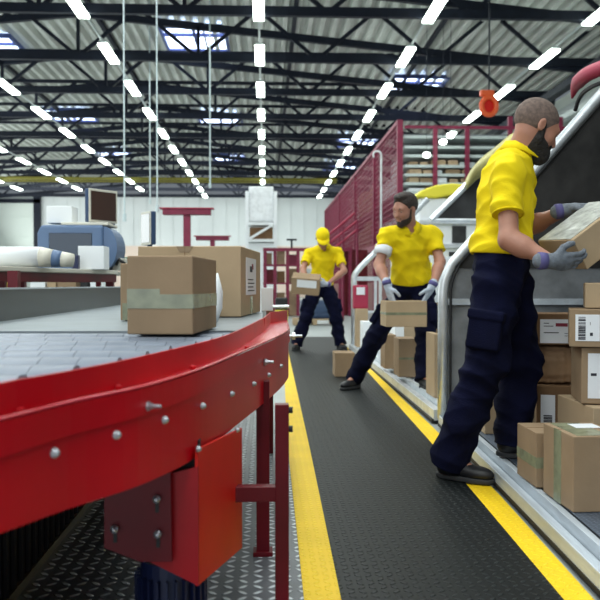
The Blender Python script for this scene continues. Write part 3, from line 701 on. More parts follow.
# crumpled kraft parcel: lumpy sdf-free loft
def lump(name, c, size, label, m, seed, cat='parcel', amp=.05, rz=0, sub=14, bulge=.22):
    r = np.random.default_rng(seed); b = MB(); n = sub
    ph = r.uniform(0, 6.28, (6, 3)); fq = r.uniform(4, 11, (6, 3))
    idx = {}; 
    def P(x, y, z):
        k = (round(x, 4), round(y, 4), round(z, 4))
        if k in idx: return idx[k]
        v = Vector((x, y, z)); q = v*(1-bulge)+v.normalized()*bulge*1.15
        d = sum(abs(math.sin(fq[i][0]*x+ph[i][0]+2*math.sin(fq[i][1]*y+ph[i][1]))*math.cos(fq[i][2]*z+ph[i][2])) for i in range(6))/6-.4
        q = q*(1+amp*d*3); q.z = max(q.z, -1)
        q = Matrix.Rotation(rz, 3, 'Z') @ Vector((q.x*size[0]/2, q.y*size[1]/2, q.z*size[2]/2))
        b.v.append(tuple(Vector(c)+q)); idx[k] = len(b.v)-1; return idx[k]
    for ax in range(3):
        for sgn in (-1, 1):
            for i in range(n):
                for j in range(n):
                    cs = []
                    for di, dj in ((0, 0), (1, 0), (1, 1), (0, 1)):
                        u = -1+2*(i+di)/n; v = -1+2*(j+dj)/n; p = [0, 0, 0]; p[ax] = sgn; p[(ax+1) % 3] = u; p[(ax+2) % 3] = v; cs.append(P(*p))
                    b.f.append(tuple(cs if sgn > 0 else reversed(cs))); b.mi.append(0)
    return tag(b.build(name, M[m], smooth=True), label, cat)
kp = lump('kraft_parcel', (1.44, 4.02, .532), (.25, .22, .19), 'crumpled brown paper parcel in the middle of the container stack', 'kraft', 3, amp=.055, rz=-.3, sub=22, bulge=.42)
b = MB(); b.ext((1.312, 3.96, .46), (1.317, 3.99, .60)); lab(b.build('paper_edge', M['paper'], kp), 'white paper edge at its left')

g2 = 'boxes in the farther container'
def bx2(px0, px1, py0, py1, Y, z0, label, m='card', dy=.3, **k):
    a = at(px0, py1, Y); c = at(px1, py0, Y); return carton(((a.x+c.x)/2, Y+dy/2, z0+.001), (c.x-a.x, dy, (c.z-a.z) if k.get('hh') is None else k.pop('hh')), 0, label, g2, m, **k)
bx2(399, 418, 361, 380, 7.0, .115, 'lower of two stacked brown boxes right beside the lifting man', 'card', hh=.174, tapes=[('f', -.5, .5, .9, 1)])
bx2(399, 418, 340, 361, 7.0, .275, 'upper of two stacked brown boxes beside the lifting man', 'card', hh=.18)
bx2(385, 396, 336, 370, 7.7, .115, 'tall narrow brown box left of the two stacked ones', 'card', hh=.33)
bx2(395, 404, 330, 372, 8.06, .115, 'slim white carton behind the stacked brown boxes', 'white', hh=.40, seam=False)
bx2(404, 416, 326, 350, 8.4, .115, 'pale box with white top standing at the back of the farther container', 'card_pale', hh=.45)
bx2(357, 368, 305, 345, 10.4, .115, 'pale brown box in the far corner of the farther container', 'card_pale', hh=.5)
bx2(363, 373, 318, 352, 9.8, .115, 'white carton beside the left leg of the lifting man', 'white', hh=.36, seam=False)
bx2(434.5, 441, 330, 372, 5.7, .115, 'white and tan box behind the left leg of the lifting man', 'card_pale', hh=.46)
bx2(427, 438, 302, 326, 7.2, .30, 'brown box on the shelf right behind the lifted box', 'card', hh=.47)
bx2(352, 362, 292, 312, 10.9, .45, 'red and white carton high in the far end of the farther container', 'pink_red', hh=.5, seam=False) if False else None
b = MB(); p = at(361, 288, 10.6); b.ext((p.x-.1, 10.6, .61), (p.x+.1, 10.75, .93)); o = b.build('red_bag', M['pink_red'], bevel=.02); tag(o, 'red bag with white card on top of the far corner box', 'bag')
b = MB(); b.ext((p.x-.06, 10.59, .80), (p.x+.05, 10.6, .90)); b.build('card_tag', M['paper'], o)
# box on the mat by the foot
p = onz(335, 377, .008); carton((p.x+.10, p.y+.15, .009), (.2, .28, .24), 0, 'brown cardboard box standing on the mat at the lifting man\'s foot', 'boxes on the mat', 'card')

# ---------------------------------------------------------------- signed distance modelling for people
def V3(v): return np.array(list(v), dtype=np.float32)
def cap(a, b, r1, r2=None):
    a, b = V3(a), V3(b); r2 = r1 if r2 is None else r2; ab = b-a; L2 = float(ab.dot(ab))+1e-9
    def f(P):
        t = np.clip(((P-a)@ab)/L2, 0, 1); d = P-(a+t[..., None]*ab)
        return np.sqrt((d*d).sum(-1))-(r1+(r2-r1)*t)
    return f
def ell(c, r, R=None):
    c = V3(c); r = np.array(r, dtype=np.float32); A = np.array([list(x) for x in R], dtype=np.float32) if R is not None else np.eye(3, dtype=np.float32)
    def f(P):
        q = (P-c)@A   # columns of R are local axes
        k0 = np.sqrt(((q/r)**2).sum(-1)); k1 = np.sqrt(((q/(r*r))**2).sum(-1))+1e-6
        return k0*(k0-1)/k1
    return f
def rbox(c, s, R, rr):
    c = V3(c); s = np.array(s, dtype=np.float32)/2-rr; A = np.array([list(x) for x in R], dtype=np.float32)
    def f(P):
        q = np.abs((P-c)@A)-s
        return np.sqrt((np.maximum(q, 0)**2).sum(-1))+np.minimum(q.max(-1), 0)-rr
    return f
def plane(p, n):
    n = V3(Vector(n).normalized()); d = float(V3(p).dot(n))
    return lambda P: P@n-d
def smin(fs, k):
    def f(P):
        d = fs[0](P)
        for g in fs[1:]:
            e = g(P); h = np.maximum(k-np.abs(d-e), 0)/k; d = np.minimum(d, e)-h*h*k*.25
        return d
    return f
def inter(f, *gs, k=.004):
    def q(P):
        d = f(P)
        for g in gs:
            e = g(P); h = np.maximum(k-np.abs(d-e), 0)/k; d = np.maximum(d, e)+h*h*k*.25
        return d
    return q
def sub(f, g, k=.004): return inter(f, lambda P: -g(P), k=k)
def grow(f, a): return lambda P: f(P)-a
def disp(f, g): return lambda P: f(P)+g(P)

def nets(f, lo, hi, h):
    lo = np.array(lo, dtype=np.float32); n = np.ceil((np.array(hi)-lo)/h).astype(int)+1
    B_ = 12; nb = np.ceil(n/B_).astype(int); n = nb*B_+1
    F = np.empty(tuple(n), dtype=np.float32)
    ci, cj, ck = np.meshgrid(*[np.arange(m) for m in nb], indexing='ij')
    C = np.stack([ci, cj, ck], -1).reshape(-1, 3); cen = lo+(C*B_+B_/2)*h
    dc = f(cen.astype(np.float32)); rad = B_*h*.866*1.35+.02
    g = np.arange(B_+1); gi, gj, gk = np.meshgrid(g, g, g, indexing='ij'); loc = np.stack([gi, gj, gk], -1).reshape(-1, 3).astype(np.float32)*h
    for (a, b_, c), d, cc_ in zip(C, dc, cen):
        sl = (slice(a*B_, a*B_+B_+1), slice(b_*B_, b_*B_+B_+1), slice(c*B_, c*B_+B_+1))
        if abs(d) > rad: F[sl] = d
    act = np.abs(dc) <= rad
    for (a, b_, c) in C[act]:
        sl = (slice(a*B_, a*B_+B_+1), slice(b_*B_, b_*B_+B_+1), slice(c*B_, c*B_+B_+1))
        F[sl] = f(lo+np.array([a, b_, c], dtype=np.float32)*B_*h+loc).reshape(B_+1, B_+1, B_+1)
    S = F < 0
    def sh(A_, i, j, k): return A_[i:A_.shape[0]-1+i, j:A_.shape[1]-1+j, k:A_.shape[2]-1+k]
    cnt = sum(sh(S, i, j, k).astype(np.int8) for i in (0, 1) for j in (0, 1) for k in (0, 1))
    I = np.argwhere((cnt > 0) & (cnt < 8)); idx = np.full(cnt.shape, -1, dtype=np.int32); idx[I[:, 0], I[:, 1], I[:, 2]] = np.arange(len(I))
    cor = {(i, j, k): F[I[:, 0]+i, I[:, 1]+j, I[:, 2]+k] for i in (0, 1) for j in (0, 1) for k in (0, 1)}
    acc = np.zeros((len(I), 3)); num = np.zeros(len(I))
    for a in cor:
        for ax in range(3):
            if a[ax] == 0:
                b_ = list(a); b_[ax] = 1; b_ = tuple(b_); va, vb = cor[a], cor[b_]
                m = (va < 0) != (vb < 0); t = np.where(m, va/np.where(m, va-vb, 1), 0)
                p = np.tile(np.array(a, dtype=float), (len(I), 1)); p[:, ax] += t
                acc[m] += p[m]; num[m] += 1
    V = lo+(I+acc/num[:, None])*h
    Q = []
    for ax in range(3):
        u, v = (ax+1) % 3, (ax+2) % 3
        s0 = [slice(0, S.shape[q]) for q in range(3)]; s1 = list(s0); s0[ax] = slice(0, S.shape[ax]-1); s1[ax] = slice(1, S.shape[ax])
        d = S[tuple(s0)] != S[tuple(s1)]; E = np.argwhere(d)
        E = E[(E[:, u] > 0) & (E[:, v] > 0) & (E[:, u] < S.shape[u]-1) & (E[:, v] < S.shape[v]-1)]
        ins = S[E[:, 0], E[:, 1], E[:, 2]]
        def at_(du, dv_):
            e = E.copy(); e[:, u] += du; e[:, v] += dv_; return idx[e[:, 0], e[:, 1], e[:, 2]]
        q = np.stack([at_(-1, -1), at_(0, -1), at_(0, 0), at_(-1, 0)], 1); q[~ins] = q[~ins][:, ::-1]; Q.append(q)
    Q = np.concatenate(Q); Q = Q[(Q >= 0).all(1)]
    return V, Q
def sdf_mesh(name, f, lo, hi, h, m, parent):
    V, Q = nets(f, lo, hi, h); o0 = np.array(parent.get('_o', (0, 0, 0)))
    me = bpy.data.meshes.new(name); me.vertices.add(len(V)); me.vertices.foreach_set('co', (V-o0).astype(np.float32).ravel())
    me.loops.add(len(Q)*4); me.loops.foreach_set('vertex_index', Q.astype(np.int32).ravel())
    me.polygons.add(len(Q)); me.polygons.foreach_set('loop_start', np.arange(0, len(Q)*4, 4, dtype=np.int32)); me.polygons.foreach_set('loop_total', np.full(len(Q), 4, dtype=np.int32))
    me.update(calc_edges=True); me.validate(); me.polygons.foreach_set('use_smooth', [True]*len(me.polygons))
    me.materials.append(m); o = bpy.data.objects.new(name, me); COL.objects.link(o); o.parent = parent; o['_o'] = tuple(float(x) for x in o0)
    return o
def bounds(pts, m):
    A_ = np.array([list(p) for p in pts]); return A_.min(0)-m, A_.max(0)+m

def wrinkle(amp, s, dirs=(1, 1, 1), seed=0):
    r = np.random.default_rng(seed); K = r.uniform(.6, 1.5, (5, 3))*np.array(dirs)*s*r.choice((-1, 1), (5, 3)); ph = r.uniform(0, 6, 5); W2 = r.uniform(.3, 1, (5, 3))*s*.6
    def g(P):
        out = 0
        for i in range(5):
            out = out+(1.7*np.abs(np.sin(.6*(P@K[i].astype(np.float32))+ph[i]+1.6*np.sin(P@W2[i].astype(np.float32)+ph[i]*2)))-1.05)
        return (amp*out/2.2).astype(np.float32)
    return g

def frame(fwd, up):
    f = Vector(fwd).normalized(); u = Vector(up); u = (u-f*u.dot(f)).normalized(); r = f.cross(u).normalized()  # r = person's right
    return r, f, u
def head_parts(C, fwd, up, s=1.0):
    r, f, u = frame(fwd, up); R = Matrix((r, f, u)).transposed(); C = Vector(C)
    def P(x, y, z): return C+(r*x+f*y+u*z)*s
    skull = ell(P(0, -.012, .032), (.076*s, .098*s, .090*s), R)
    jaw = ell(P(0, .030, -.050), (.056*s, .066*s, .068*s), R)
    face = ell(P(0, .045, -.005), (.060*s, .052*s, .075*s), R)
    chin = ell(P(0, .078, -.098), (.024*s, .020*s, .020*s), R)
    brow = cap(P(-.035, .084, .020), P(.035, .084, .020), .012*s)
    nose = smin([cap(P(0, .096, .008), P(0, .113, -.028), .008*s, .012*s), ell(P(0, .108, -.032), (.017*s, .012*s, .009*s), R)], .006*s)
    cheeks = smin([ell(P(.040, .065, -.025), (.02*s, .022*s, .02*s), R), ell(P(-.040, .065, -.025), (.02*s, .022*s, .02*s), R)], .01)
    lips = smin([cap(P(-.018, .095, -.060), P(.018, .095, -.060), .0065*s), cap(P(-.015, .094, -.072), P(.015, .094, -.072), .007*s)], .003)
    hd = smin([skull, face, jaw, chin, brow, cheeks], .025*s); hd = smin([hd, nose], .010*s); hd = smin([hd, lips], .006*s)
    for sx in (-1, 1): hd = sub(hd, ell(P(sx*.031, .104, .002), (.016*s, .014*s, .010*s), R), .010*s)
    ears = []
    for sx in (-1, 1):
        e = ell(P(sx*.079, -.004, -.006), (.008*s, .018*s, .030*s), R); e = sub(e, ell(P(sx*.088, .004, -.002), (.007*s, .011*s, .019*s), R), .004*s); ears.append(e)
    hd = smin([hd]+ears, .007*s)
    return hd, P, R, (skull, face, jaw, chin)
def hand_sdf(Wr, fwd, pn, thumb, curl, s=1.0, spread=.0, grow_=0):
    f = Vector(fwd).normalized(); n = Vector(pn); n = (n-f*n.dot(f)).normalized(); sd = Vector(thumb); sd = (sd-f*sd.dot(f)-n*sd.dot(n)).normalized()
    R = Matrix((sd, f, n)).transposed(); W_ = Vector(Wr); pts = [W_]
    palm = smin([ell(W_+f*.048*s, (.041*s+grow_, .052*s, .016*s+grow_), R), cap(W_-f*.01, W_+f*.03*s, .026*s+grow_, .024*s+grow_)], .02)
    fs = []
    for i, (L_, r_) in enumerate(((.95, .0088), (1.05, .0092), (.98, .0088), (.78, .0078))):
        b0 = W_+f*(.082-.004*abs(i-1))*s+sd*(.030-.0205*i)*s; d0 = (f+sd*(1.2-i)*spread).normalized(); a = 0; prev = b0-d0*.02
        for j, l in enumerate((.044, .028, .022)):
            a += curl[i][j] if isinstance(curl[i], (list, tuple)) else curl[i]*(.8 if j == 0 else 1)
            dd = d0*math.cos(a)+n*math.sin(a); q = b0+dd*l*L_*s
            fs.append(cap(prev if j == 0 else b0, q, (r_+grow_)*s*(1-.07*j), (r_+grow_)*s*(.93-.08*j))); b0 = q
        pts.append(b0)
    t0 = W_+f*.022*s+sd*.026*s; t1 = t0+(f*.55+sd*.75+n*.35).normalized()*.042*s; t2 = t1+(f*.85+sd*.25+n*.45).normalized()*.032*s; t3 = t2+(f*.9+n*.5-sd*.05).normalized()*.022*s
    th_ = smin([cap(t0, t1, (.0145+grow_)*s, (.0115+grow_)*s), cap(t1, t2, (.011+grow_)*s, (.0098+grow_)*s), cap(t2, t3, (.0098+grow_)*s, (.0085+grow_)*s)], .004)
    pts += [t3, W_+f*.1*s]
    fing = lambda P: np.minimum.reduce([g(P) for g in fs])
    return smin([palm, fing, th_], .009), pts

def person(name, label, J, h, gl, hairfn, fine=.003, foot=.27, hem_up=0, trouser_loose=1.0, band=False, belly=1.0):
    base = (J['pelvis'][0], J['pelvis'][1], 0)
    root = thing(name, base, label, 'person', 'workers in yellow polo shirts')
    a = (J['shL']-J['shR']).normalized(); upv = (J['chest']-J['pelvis']).normalized(); ff = a.cross(upv)  # candidate forward
    if ff.dot(J['face']) < 0: ff = -ff
    ff.normalize(); R = Matrix((a, ff, upv)).transposed(); a = (a-upv*a.dot(upv)).normalized(); R = Matrix((a, ff, upv)).transposed()
    for S in 'RL': J['an'+S] = Vector(J['sole'+S])+J.get('fup'+S, Vector((0, 0, 1)))*.105; J['ft'+S] = Vector(J['sole'+S])+(J['toe'+S]-J['sole'+S]).normalized()*.12+J.get('fup'+S, Vector((0, 0, 1)))*.042
    hp = (J['hipL']-J['hipR']).normalized(); ffp = Vector((0, 0, 1)).cross(hp); 
    if ffp.dot(ff) < 0: ffp = -ffp
    Rp = Matrix((hp, ffp.normalized(), hp.cross(ffp).normalized())).transposed()
    ch, pe = J['chest'], J['pelvis']; be = ch.lerp(pe, .55)+ff*J.get('bow', 0)
    neckb = J['neck']
    hd, HP, HR, hs = head_parts(J['head'], J['face'], J['up'], J.get('hs', 1))
    torso = smin([ell(ch, (.155, .106, .18), R), ell(be, (.142*belly, .105, .17), R), ell(pe, (.16, .112, .12), Rp), cap(J['shR'], J['shL'], .040)], .06)
    neckf = cap(HP(0, -.022, -.05), neckb-upv*.02, .054, .062)
    traps = [cap(neckb-upv*.01, J['shR']+upv*.010, .046, .034), cap(neckb-upv*.01, J['shL']+upv*.010, .046, .034)]
    arms = []
    for S in 'RL':
        arms += [smin([cap(J['sh'+S], J['el'+S], .047, .041), cap(J['sh'+S], J['sh'+S], .046), cap(J['el'+S], J['el'+S].lerp(J['wr'+S], .35), .042, .043), cap(J['el'+S].lerp(J['wr'+S], .3), J['wr'+S], .043, .027)], .03)]
    legs = []
    for S in 'RL':
        legs += [smin([cap(J['hip'+S], J['kn'+S], .085, .055), cap(J['kn'+S], J['kn'+S].lerp(J['an'+S], .35), .056, .056), cap(J['kn'+S].lerp(J['an'+S], .3), J['an'+S], .056, .038), cap(J['an'+S], J['ft'+S], .034, .026)], .03)]
    hands = []; gsd = {}
    hpts = []
    for S in 'RL':
        hf, pts = hand_sdf(*J['hand'+S]); hands.append(hf); hpts += pts; gsd[S] = pts
    bodyf = smin([torso, neckf]+traps+arms+legs, .035); bodyf = smin([bodyf, hd], .03); bodyf = smin([bodyf]+hands, .012)
    allp = [J[k] for k in ('shR', 'shL', 'elR', 'elL', 'wrR', 'wrL', 'hipR', 'hipL', 'knR', 'knL', 'anR', 'anL', 'toeR', 'toeL')]+[J['head']]+hpts
    lo, hi = bounds(allp, .14); lo[2] = max(lo[2], -.02)
    sdf_mesh('body', bodyf, lo, hi, h, M['skin'], root)
    # shirt
    sleeves = []
    for S in 'RL':
        sh, el = J['sh'+S], J['el'+S]; d = (el-sh).normalized(); e = sh.lerp(el, J.get('sleeve', .66))
        sl_ = smin([cap(sh, e+d*.05, .067, .069)], .02); sl_ = inter(sl_, plane(e, d), k=.006); sleeves.append((sl_, e, d))
    sht = smin([ell(ch, (.178, .130, .205), R), ell(be, (.162*belly, .128, .19), R), ell(pe+upv*.04, (.184, .144, .13), Rp), cap(J['shR'], J['shL'], .057)]+[cap(neckb-upv*.02, J['sh'+S]+upv*.012, .056, .056) for S in 'RL'], .06)
    sht = smin([sht]+[s_[0] for s_ in sleeves], .035)
    hem = pe+upv*(.03+hem_up)
    sht = disp(sht, wrinkle(J.get('wr', .0085), 26, (.7, .7, 1.1), 3))
    sht = inter(sht, plane(hem, J.get('hemn', -upv)), plane(neckb+upv*.045, (upv*.9+ff*(-.20))), k=.006)
    sht = sub(sht, smin([grow(neckf, .004), ell(neckb+ff*.055-upv*.0, (.030, .035, .055), R)], .01), .006)
    lo2, hi2 = bounds([J['shR'], J['shL'], J['elR'].lerp(J['shR'], .3), J['elL'].lerp(J['shL'], .3), hem, neckb, pe], .24)
    shirt = sdf_mesh('polo_shirt', sht, lo2, hi2, h, M['shirt'], root)
    # collar
    nd = (J['head']-neckb).normalized()
    b = MB(); n = 20; ringA = []; ringB = []; ringC = []
    rr, fr_, uu = frame(ff, nd)
    for i in range(n+1):
        t = -PI*.90+2*PI*.90*i/n; t -= 0; dx, dy = math.sin(t), -math.cos(t)     # open at the front
        front = max(0, -(-dy))**1 if dy > 0 else 0
        ringA.append(neckb+(rr*dx*.064+fr_*(dy*.066+.004))+uu*(.050-.030*front))
        ringB.append(neckb+(rr*dx*.098+fr_*(dy*.100+.010))+uu*(.012-.045*front))
        ringC.append(neckb+(rr*dx*.072+fr_*(dy*.074+.004))+uu*(-.01-.03*front))
    b.strip(ringA, ringB); b.strip(ringC, ringA); b.build('collar', M['shirt'], shirt, smooth=True, solid=.005)
    # sleeve hems
    for sl_, e, d in sleeves:
        b = MB(); u_ = d.cross(Vector((0, 1, .2))).normalized(); v_ = d.cross(u_); b.tube([e+(u_*math.cos(t)+v_*math.sin(t))*.0675-d*.004 for t in np.linspace(0, 2*PI, 20)[:-1]], .0045, 6, closed=True)
        b.build('sleeve_hem', M['shirt'], shirt, smooth=True)
    # trousers
    tl = trouser_loose
    tr = [ell(pe+Vector((0, 0, .0)), (.172, .128, .13), Rp)]
    for S in 'RL':
        hp_, kn, an = J['hip'+S], J['kn'+S], J['an'+S]
        tr += [cap(hp_, kn, .104*tl, .083*tl), cap(kn, kn.lerp(an, .55), .082*tl, .078*tl), cap(kn.lerp(an, .5), an+(an-kn).normalized()*.05, .080*tl, .080*tl)]
    trf = smin(tr, .04)
    trf = disp(trf, wrinkle(J.get('wt', .010), 20, (.6, .6, 1.5), 8))
    outs = []
    for S in 'RL':
        hp_, kn, an = J['hip'+S], J['kn'+S], J['an'+S]; ld = (kn-hp_).normalized(); out_ = (hp*(1 if S == 'L' else -1)); out_ = (out_-ld*out_.dot(ld)).normalized()
        pr_ = hp_.lerp(kn, .60)+out_*.088*tl; fd = ld.cross(out_).normalized(); Rk = Matrix((fd, out_, -ld)).transposed()
        outs.append(rbox(pr_, (.15, .055, .17), Rk, .012)); outs.append(rbox(pr_-ld*.07+out_*.006, (.165, .06, .045), Rk, .010))
    trf = smin([trf]+outs, .006)
    for S in 'RL':
        an, kn = J['an'+S], J['kn'+S]
    cuts = []
    waist = plane(hem+upv*.035, upv)
    trf = inter(trf, waist, k=.005)
    zmin = {}
    def ankle_cut(P):
        # each leg ends on its own cuff plane
        d = []
        for S in 'RL':
            an, kn = J['an'+S], J['kn'+S]; dd = V3((an-kn).normalized()); e = V3(an+(an-kn).normalized()*.035)
            pl_ = P@dd-float(e.dot(dd)); near = np.sqrt(((P-V3(an))**2).sum(-1))-.16
            d.append(np.maximum(pl_, near))
        return np.maximum(-np.inf, -np.minimum(0, 0)) if False else np.maximum(*[x for x in [np.where(q <= 0, q, q) for q in d]])
    def cutf(P):
        v = trf(P)
        for S in 'RL':
            an, kn = J['an'+S], J['kn'+S]; dd = V3((an-kn).normalized()); e = V3(an+(an-kn).normalized()*.045)
            pl_ = P@dd-float(e.dot(dd)); near = .17-np.sqrt(((P-V3(an))**2).sum(-1))
            # remove where beyond plane and near this ankle
            v = np.maximum(v, np.minimum(pl_, near))
        return v
    lo3, hi3 = bounds([J[k] for k in ('hipR', 'hipL', 'knR', 'knL', 'anR', 'anL')]+[pe], .2); hi3[2] = pe.z+.16; lo3[2] = max(lo3[2], .0)
    sdf_mesh('work_trousers', cutf, lo3, hi3, h, M['trouser'], root)
    # shoes
    for S in 'RL':
        an, toe = J['an'+S], J['toe'+S]; d = toe-Vector(J['sole'+S]); 
        dh = d.normalized(); sl_up = J.get('fup'+S, Vector((0, 0, 1))); r_, f_, u_ = frame(dh, sl_up); Rf = Matrix((r_, f_, u_)).transposed()
        solez = J['sole'+S]    # point under the ankle on the sole plane
        q = Vector(solez)
        up_ = smin([ell(q+f_*.13+u_*.040, (.046, .085, .036), Rf), ell(q+f_*.02+u_*.055, (.040, .085, .046), Rf), cap(q-f_*.02+u_*.05, q-f_*.015+u_*.115, .043, .048)], .03)
        up_ = inter(up_, plane(q+u_*.014, -u_), k=.004)
        lo4, hi4 = bounds([q-f_*.1, q+f_*.24, q+u_*.16], .07)
        s_o = sdf_mesh('shoe', up_, lo4, hi4, max(fine, .004), M['shoe'], root)
        so = inter(smin([ell(q+f_*.13+u_*.01, (.050, .092, .05), Rf), ell(q-f_*.005+u_*.01, (.041, .072, .05), Rf), cap(q, q+f_*.12, .040)], .03), plane(q, -u_), plane(q+u_*.024, u_), k=.004)
        sdf_mesh('sole', so, lo4, hi4, max(fine, .004), M['sole'], s_o)
    # gloves
    for S in 'RL':
        args = list(J['hand'+S]); gf, pts = hand_sdf(*args, grow_=.003)
        f_ = Vector(args[1]).normalized(); W_ = Vector(args[0])
        gf = smin([gf, cap(W_-f_*.045, W_, .034, .030)], .01); lo5, hi5 = bounds(pts+[W_-f_*.06], .045)
        g_ = sdf_mesh('glove', gf, lo5, hi5, fine, gl, root)
        b = MB(); b.tube([W_-f_*.055, W_-f_*.04, W_-f_*.02], [.036, .037, .0345], 16); b.build('glove_cuff', M['cuff'], g_, smooth=True)
    # eyes
    for sx in (-1, 1):
        b = MB(); p = HP(sx*.031, .0805, .0015); b.ball(p, .0122, 12, 8); e = b.build('eye', M['eye'], root, smooth=True)
        b = MB(); b.ball(HP(sx*.031, .0885, -.001), .0060, 8, 6); b.build('iris', M['black'], e, smooth=True)
    hairfn(root, HP, HR, hs, J, h)
    if band:
        sh, el = J['shR'], J['elR']; d = (el-sh).normalized(); e = sh.lerp(el, .50); b = MB(); b.tube([e-d*.035, e, e+d*.035], [.0715, .0725, .0725], 18); b.build('arm_badge', M['paper'], root, smooth=True)
    return root

def hair_buzz(root, P, R, hs, J, h):
    skull, face, jaw, chin = hs
    f = grow(skull, .004); u = (P(0, 0, 1)-P(0, 0, 0)); ff = (P(0, 1, 0)-P(0, 0, 0))
    # hairline: above brow in front, down to nape behind the ear
    f = inter(f, plane(P(0, .070, .050), ff*.88-u*.45), lambda Q: np.minimum(plane(P(0, -.06, -.048), -u+ff*.30)(Q), 1e3), k=.003)
    cutear = lambda Q: np.minimum.reduce([ell(P(sx*.080, .000, -.020), (.02, .019, .036), R)(Q) for sx in (-1, 1)])
    f = sub(f, cutear, .004)
    lo, hi = bounds([P(0, 0, .03)], .15); sdf_mesh('shaved_hair', f, lo, hi, .004, M['stubble'], root)
    # full beard
    bd = smin([grow(jaw, .014), grow(chin, .026), ell(P(0, .055, -.105), (.040, .045, .040), R)], .02)
    bd = disp(bd, wrinkle(.0015, 90, (1, 1, 1), 5))
    bd = inter(bd, plane(P(0, .05, -.048), u*.96-ff*(-.30)), plane(P(0, .0, 0), -ff), k=.006)
    sb = [cap(P(sx*.066, .012, .005), P(sx*.060, .022, -.06), .011, .018) for sx in (-1, 1)]
    mus = [cap(P(-.022, .097, -.050), P(-.030, .088, -.075), .008), cap(P(.022, .097, -.050), P(.030, .088, -.075), .008), cap(P(-.02, .100, -.049), P(.02, .100, -.049), .007)]
    bd = smin([bd]+sb+mus, .010)
    lo, hi = bounds([P(0, .03, -.08)], .15); sdf_mesh('beard', bd, lo, hi, .004, M['beard'], root)
    for sx in (-1, 1):
        b = MB(); b.tube([P(sx*.014, .098, .024), P(sx*.030, .097, .029), P(sx*.048, .083, .024)], [.004, .0048, .003], 8); b.build('eyebrow', M['beard'], root, smooth=True)
def hair_short(root, P, R, hs, J, h):
    skull, face, jaw, chin = hs; u = (P(0, 0, 1)-P(0, 0, 0)); ff = (P(0, 1, 0)-P(0, 0, 0))
    f = smin([grow(skull, .009), ell(P(0, .035, .105), (.055, .060, .030), R)], .02)
    f = disp(f, wrinkle(.0015, 70, (1, 1, 1), 9))
    f = inter(f, plane(P(0, .066, .060), ff*.85-u*.5), plane(P(0, -.03, -.02), -u), k=.003)
    f = sub(f, lambda Q: np.minimum.reduce([ell(P(sx*.08, .01, -.012), (.032, .030, .040), R)(Q) for sx in (-1, 1)]), .004)
    lo, hi = bounds([P(0, 0, .04)], .16); sdf_mesh('hair', f, lo, hi, .006, M['hair'], root)
    bd = smin([grow(jaw, .005), grow(chin, .009)], .02); bd = inter(bd, plane(P(0, .05, -.05), u*.95+ff*.28), plane(P(0, .0, 0), -ff), k=.005)
    mus = [cap(P(-.022, .093, -.052), P(.022, .093, -.052), .0065)]+[cap(P(sx*.066, .018, .0), P(sx*.058, .03, -.06), .009, .013) for sx in (-1, 1)]
    bd = smin([bd]+mus, .008); lo, hi = bounds([P(0, .03, -.08)], .14); sdf_mesh('beard', bd, lo, hi, .006, M['hair'], root)
    for sx in (-1, 1):
        b = MB(); b.tube([P(sx*.014, .097, .022), P(sx*.030, .096, .027), P(sx*.048, .083, .022)], [.004, .0048, .003], 8); b.build('eyebrow', M['hair'], root, smooth=True)
def hair_cap(root, P, R, hs, J, h):
    skull = hs[0]; u = (P(0, 0, 1)-P(0, 0, 0)); ff = (P(0, 1, 0)-P(0, 0, 0))
    f = inter(smin([grow(skull, .014), ell(P(0, .0, .07), (.086, .10, .075), R)], .02), plane(P(0, .0, .028), -u-ff*.05), k=.004)
    lo, hi = bounds([P(0, 0, .04)], .18); c = sdf_mesh('cap', f, lo, hi, .009, M['shirt'], root)
    b = MB(); A_ = []; B_ = []
    for i in range(13):
        t = -1.15+2.3*i/12; A_.append(P(math.sin(t)*.083, .075*math.cos(t)+.015, .040)); B_.append(P(math.sin(t)*.082, .075*math.cos(t)+.085*math.cos(t)**.6+.015 if math.cos(t) > 0 else .015, .018+.0*t))
    b.strip(A_, B_); b.build('cap_brim', M['shirt'], c, smooth=True, solid=.008)
    f = inter(grow(skull, .006), plane(P(0, -.0, .035), u), plane(P(0, -.01, 0), ff), plane(P(0, 0, -.04), -u), k=.004); sdf_mesh('hair', f, lo, hi, .009, M['hair'], root)

# --- bearded man at the nearest container (seen from his right side)
J = dict(pelvis=at(501, 262, 3.70), chest=at(506, 193, 3.70), neck=at(519, 152, 3.70), head=at(535.5, 127, 3.66), face=Vector((.86, .10, -.50)), up=Vector((.44, .03, .88)), hs=1.04,
    shR=at(507, 178, 3.53), elR=at(509, 240, 3.43), wrR=at(548, 259, 3.33), shL=at(512, 176, 3.88), elL=at(524, 229, 3.98), wrL=at(564, 211, 3.76),
    hipR=at(497, 285, 3.62), knR=at(486, 362, 3.62), anR=at(461, 455, 3.64), toeR=at(490, 474, 3.58),
    hipL=at(508, 285, 3.80), knL=at(520, 362, 3.80), anL=at(512, 446, 3.80), toeL=at(540, 452, 3.72), sleeve=.60, bow=.0)
J['soleR'] = onz(451, 478, .010); J['toeR'] = J['soleR']+Vector((.75, -.6, 0))*.2; J['soleL'] = Vector((J['anL'].x, J['anL'].y, YFL+.002)); J['anL'].z = .2; J['toeL'] = J['soleL']+Vector((.17, -.08, 0)); J['fupL'] = Vector((0, 0, 1))
BXc = at(590, 236, 3.52)
J['handR'] = (at(551, 261, 3.31), Vector((.93, .02, -.02)), Vector((0, .85, .5)), Vector((0, -.45, .85)), [.35, .35, .38, .40])
J['handL'] = (at(567, 210, 3.74), Vector((.92, -.18, .16)), Vector((.3, -.2, -.9)), Vector((.1, -.9, .3)), [.16, .14, .16, .2])
J['toeR2'] = 0
mA = person('person', 'bearded man with shaved head in a yellow polo, tilting a box into the nearest container', J, .0055, M['glove'], hair_buzz, trouser_loose=1.12)
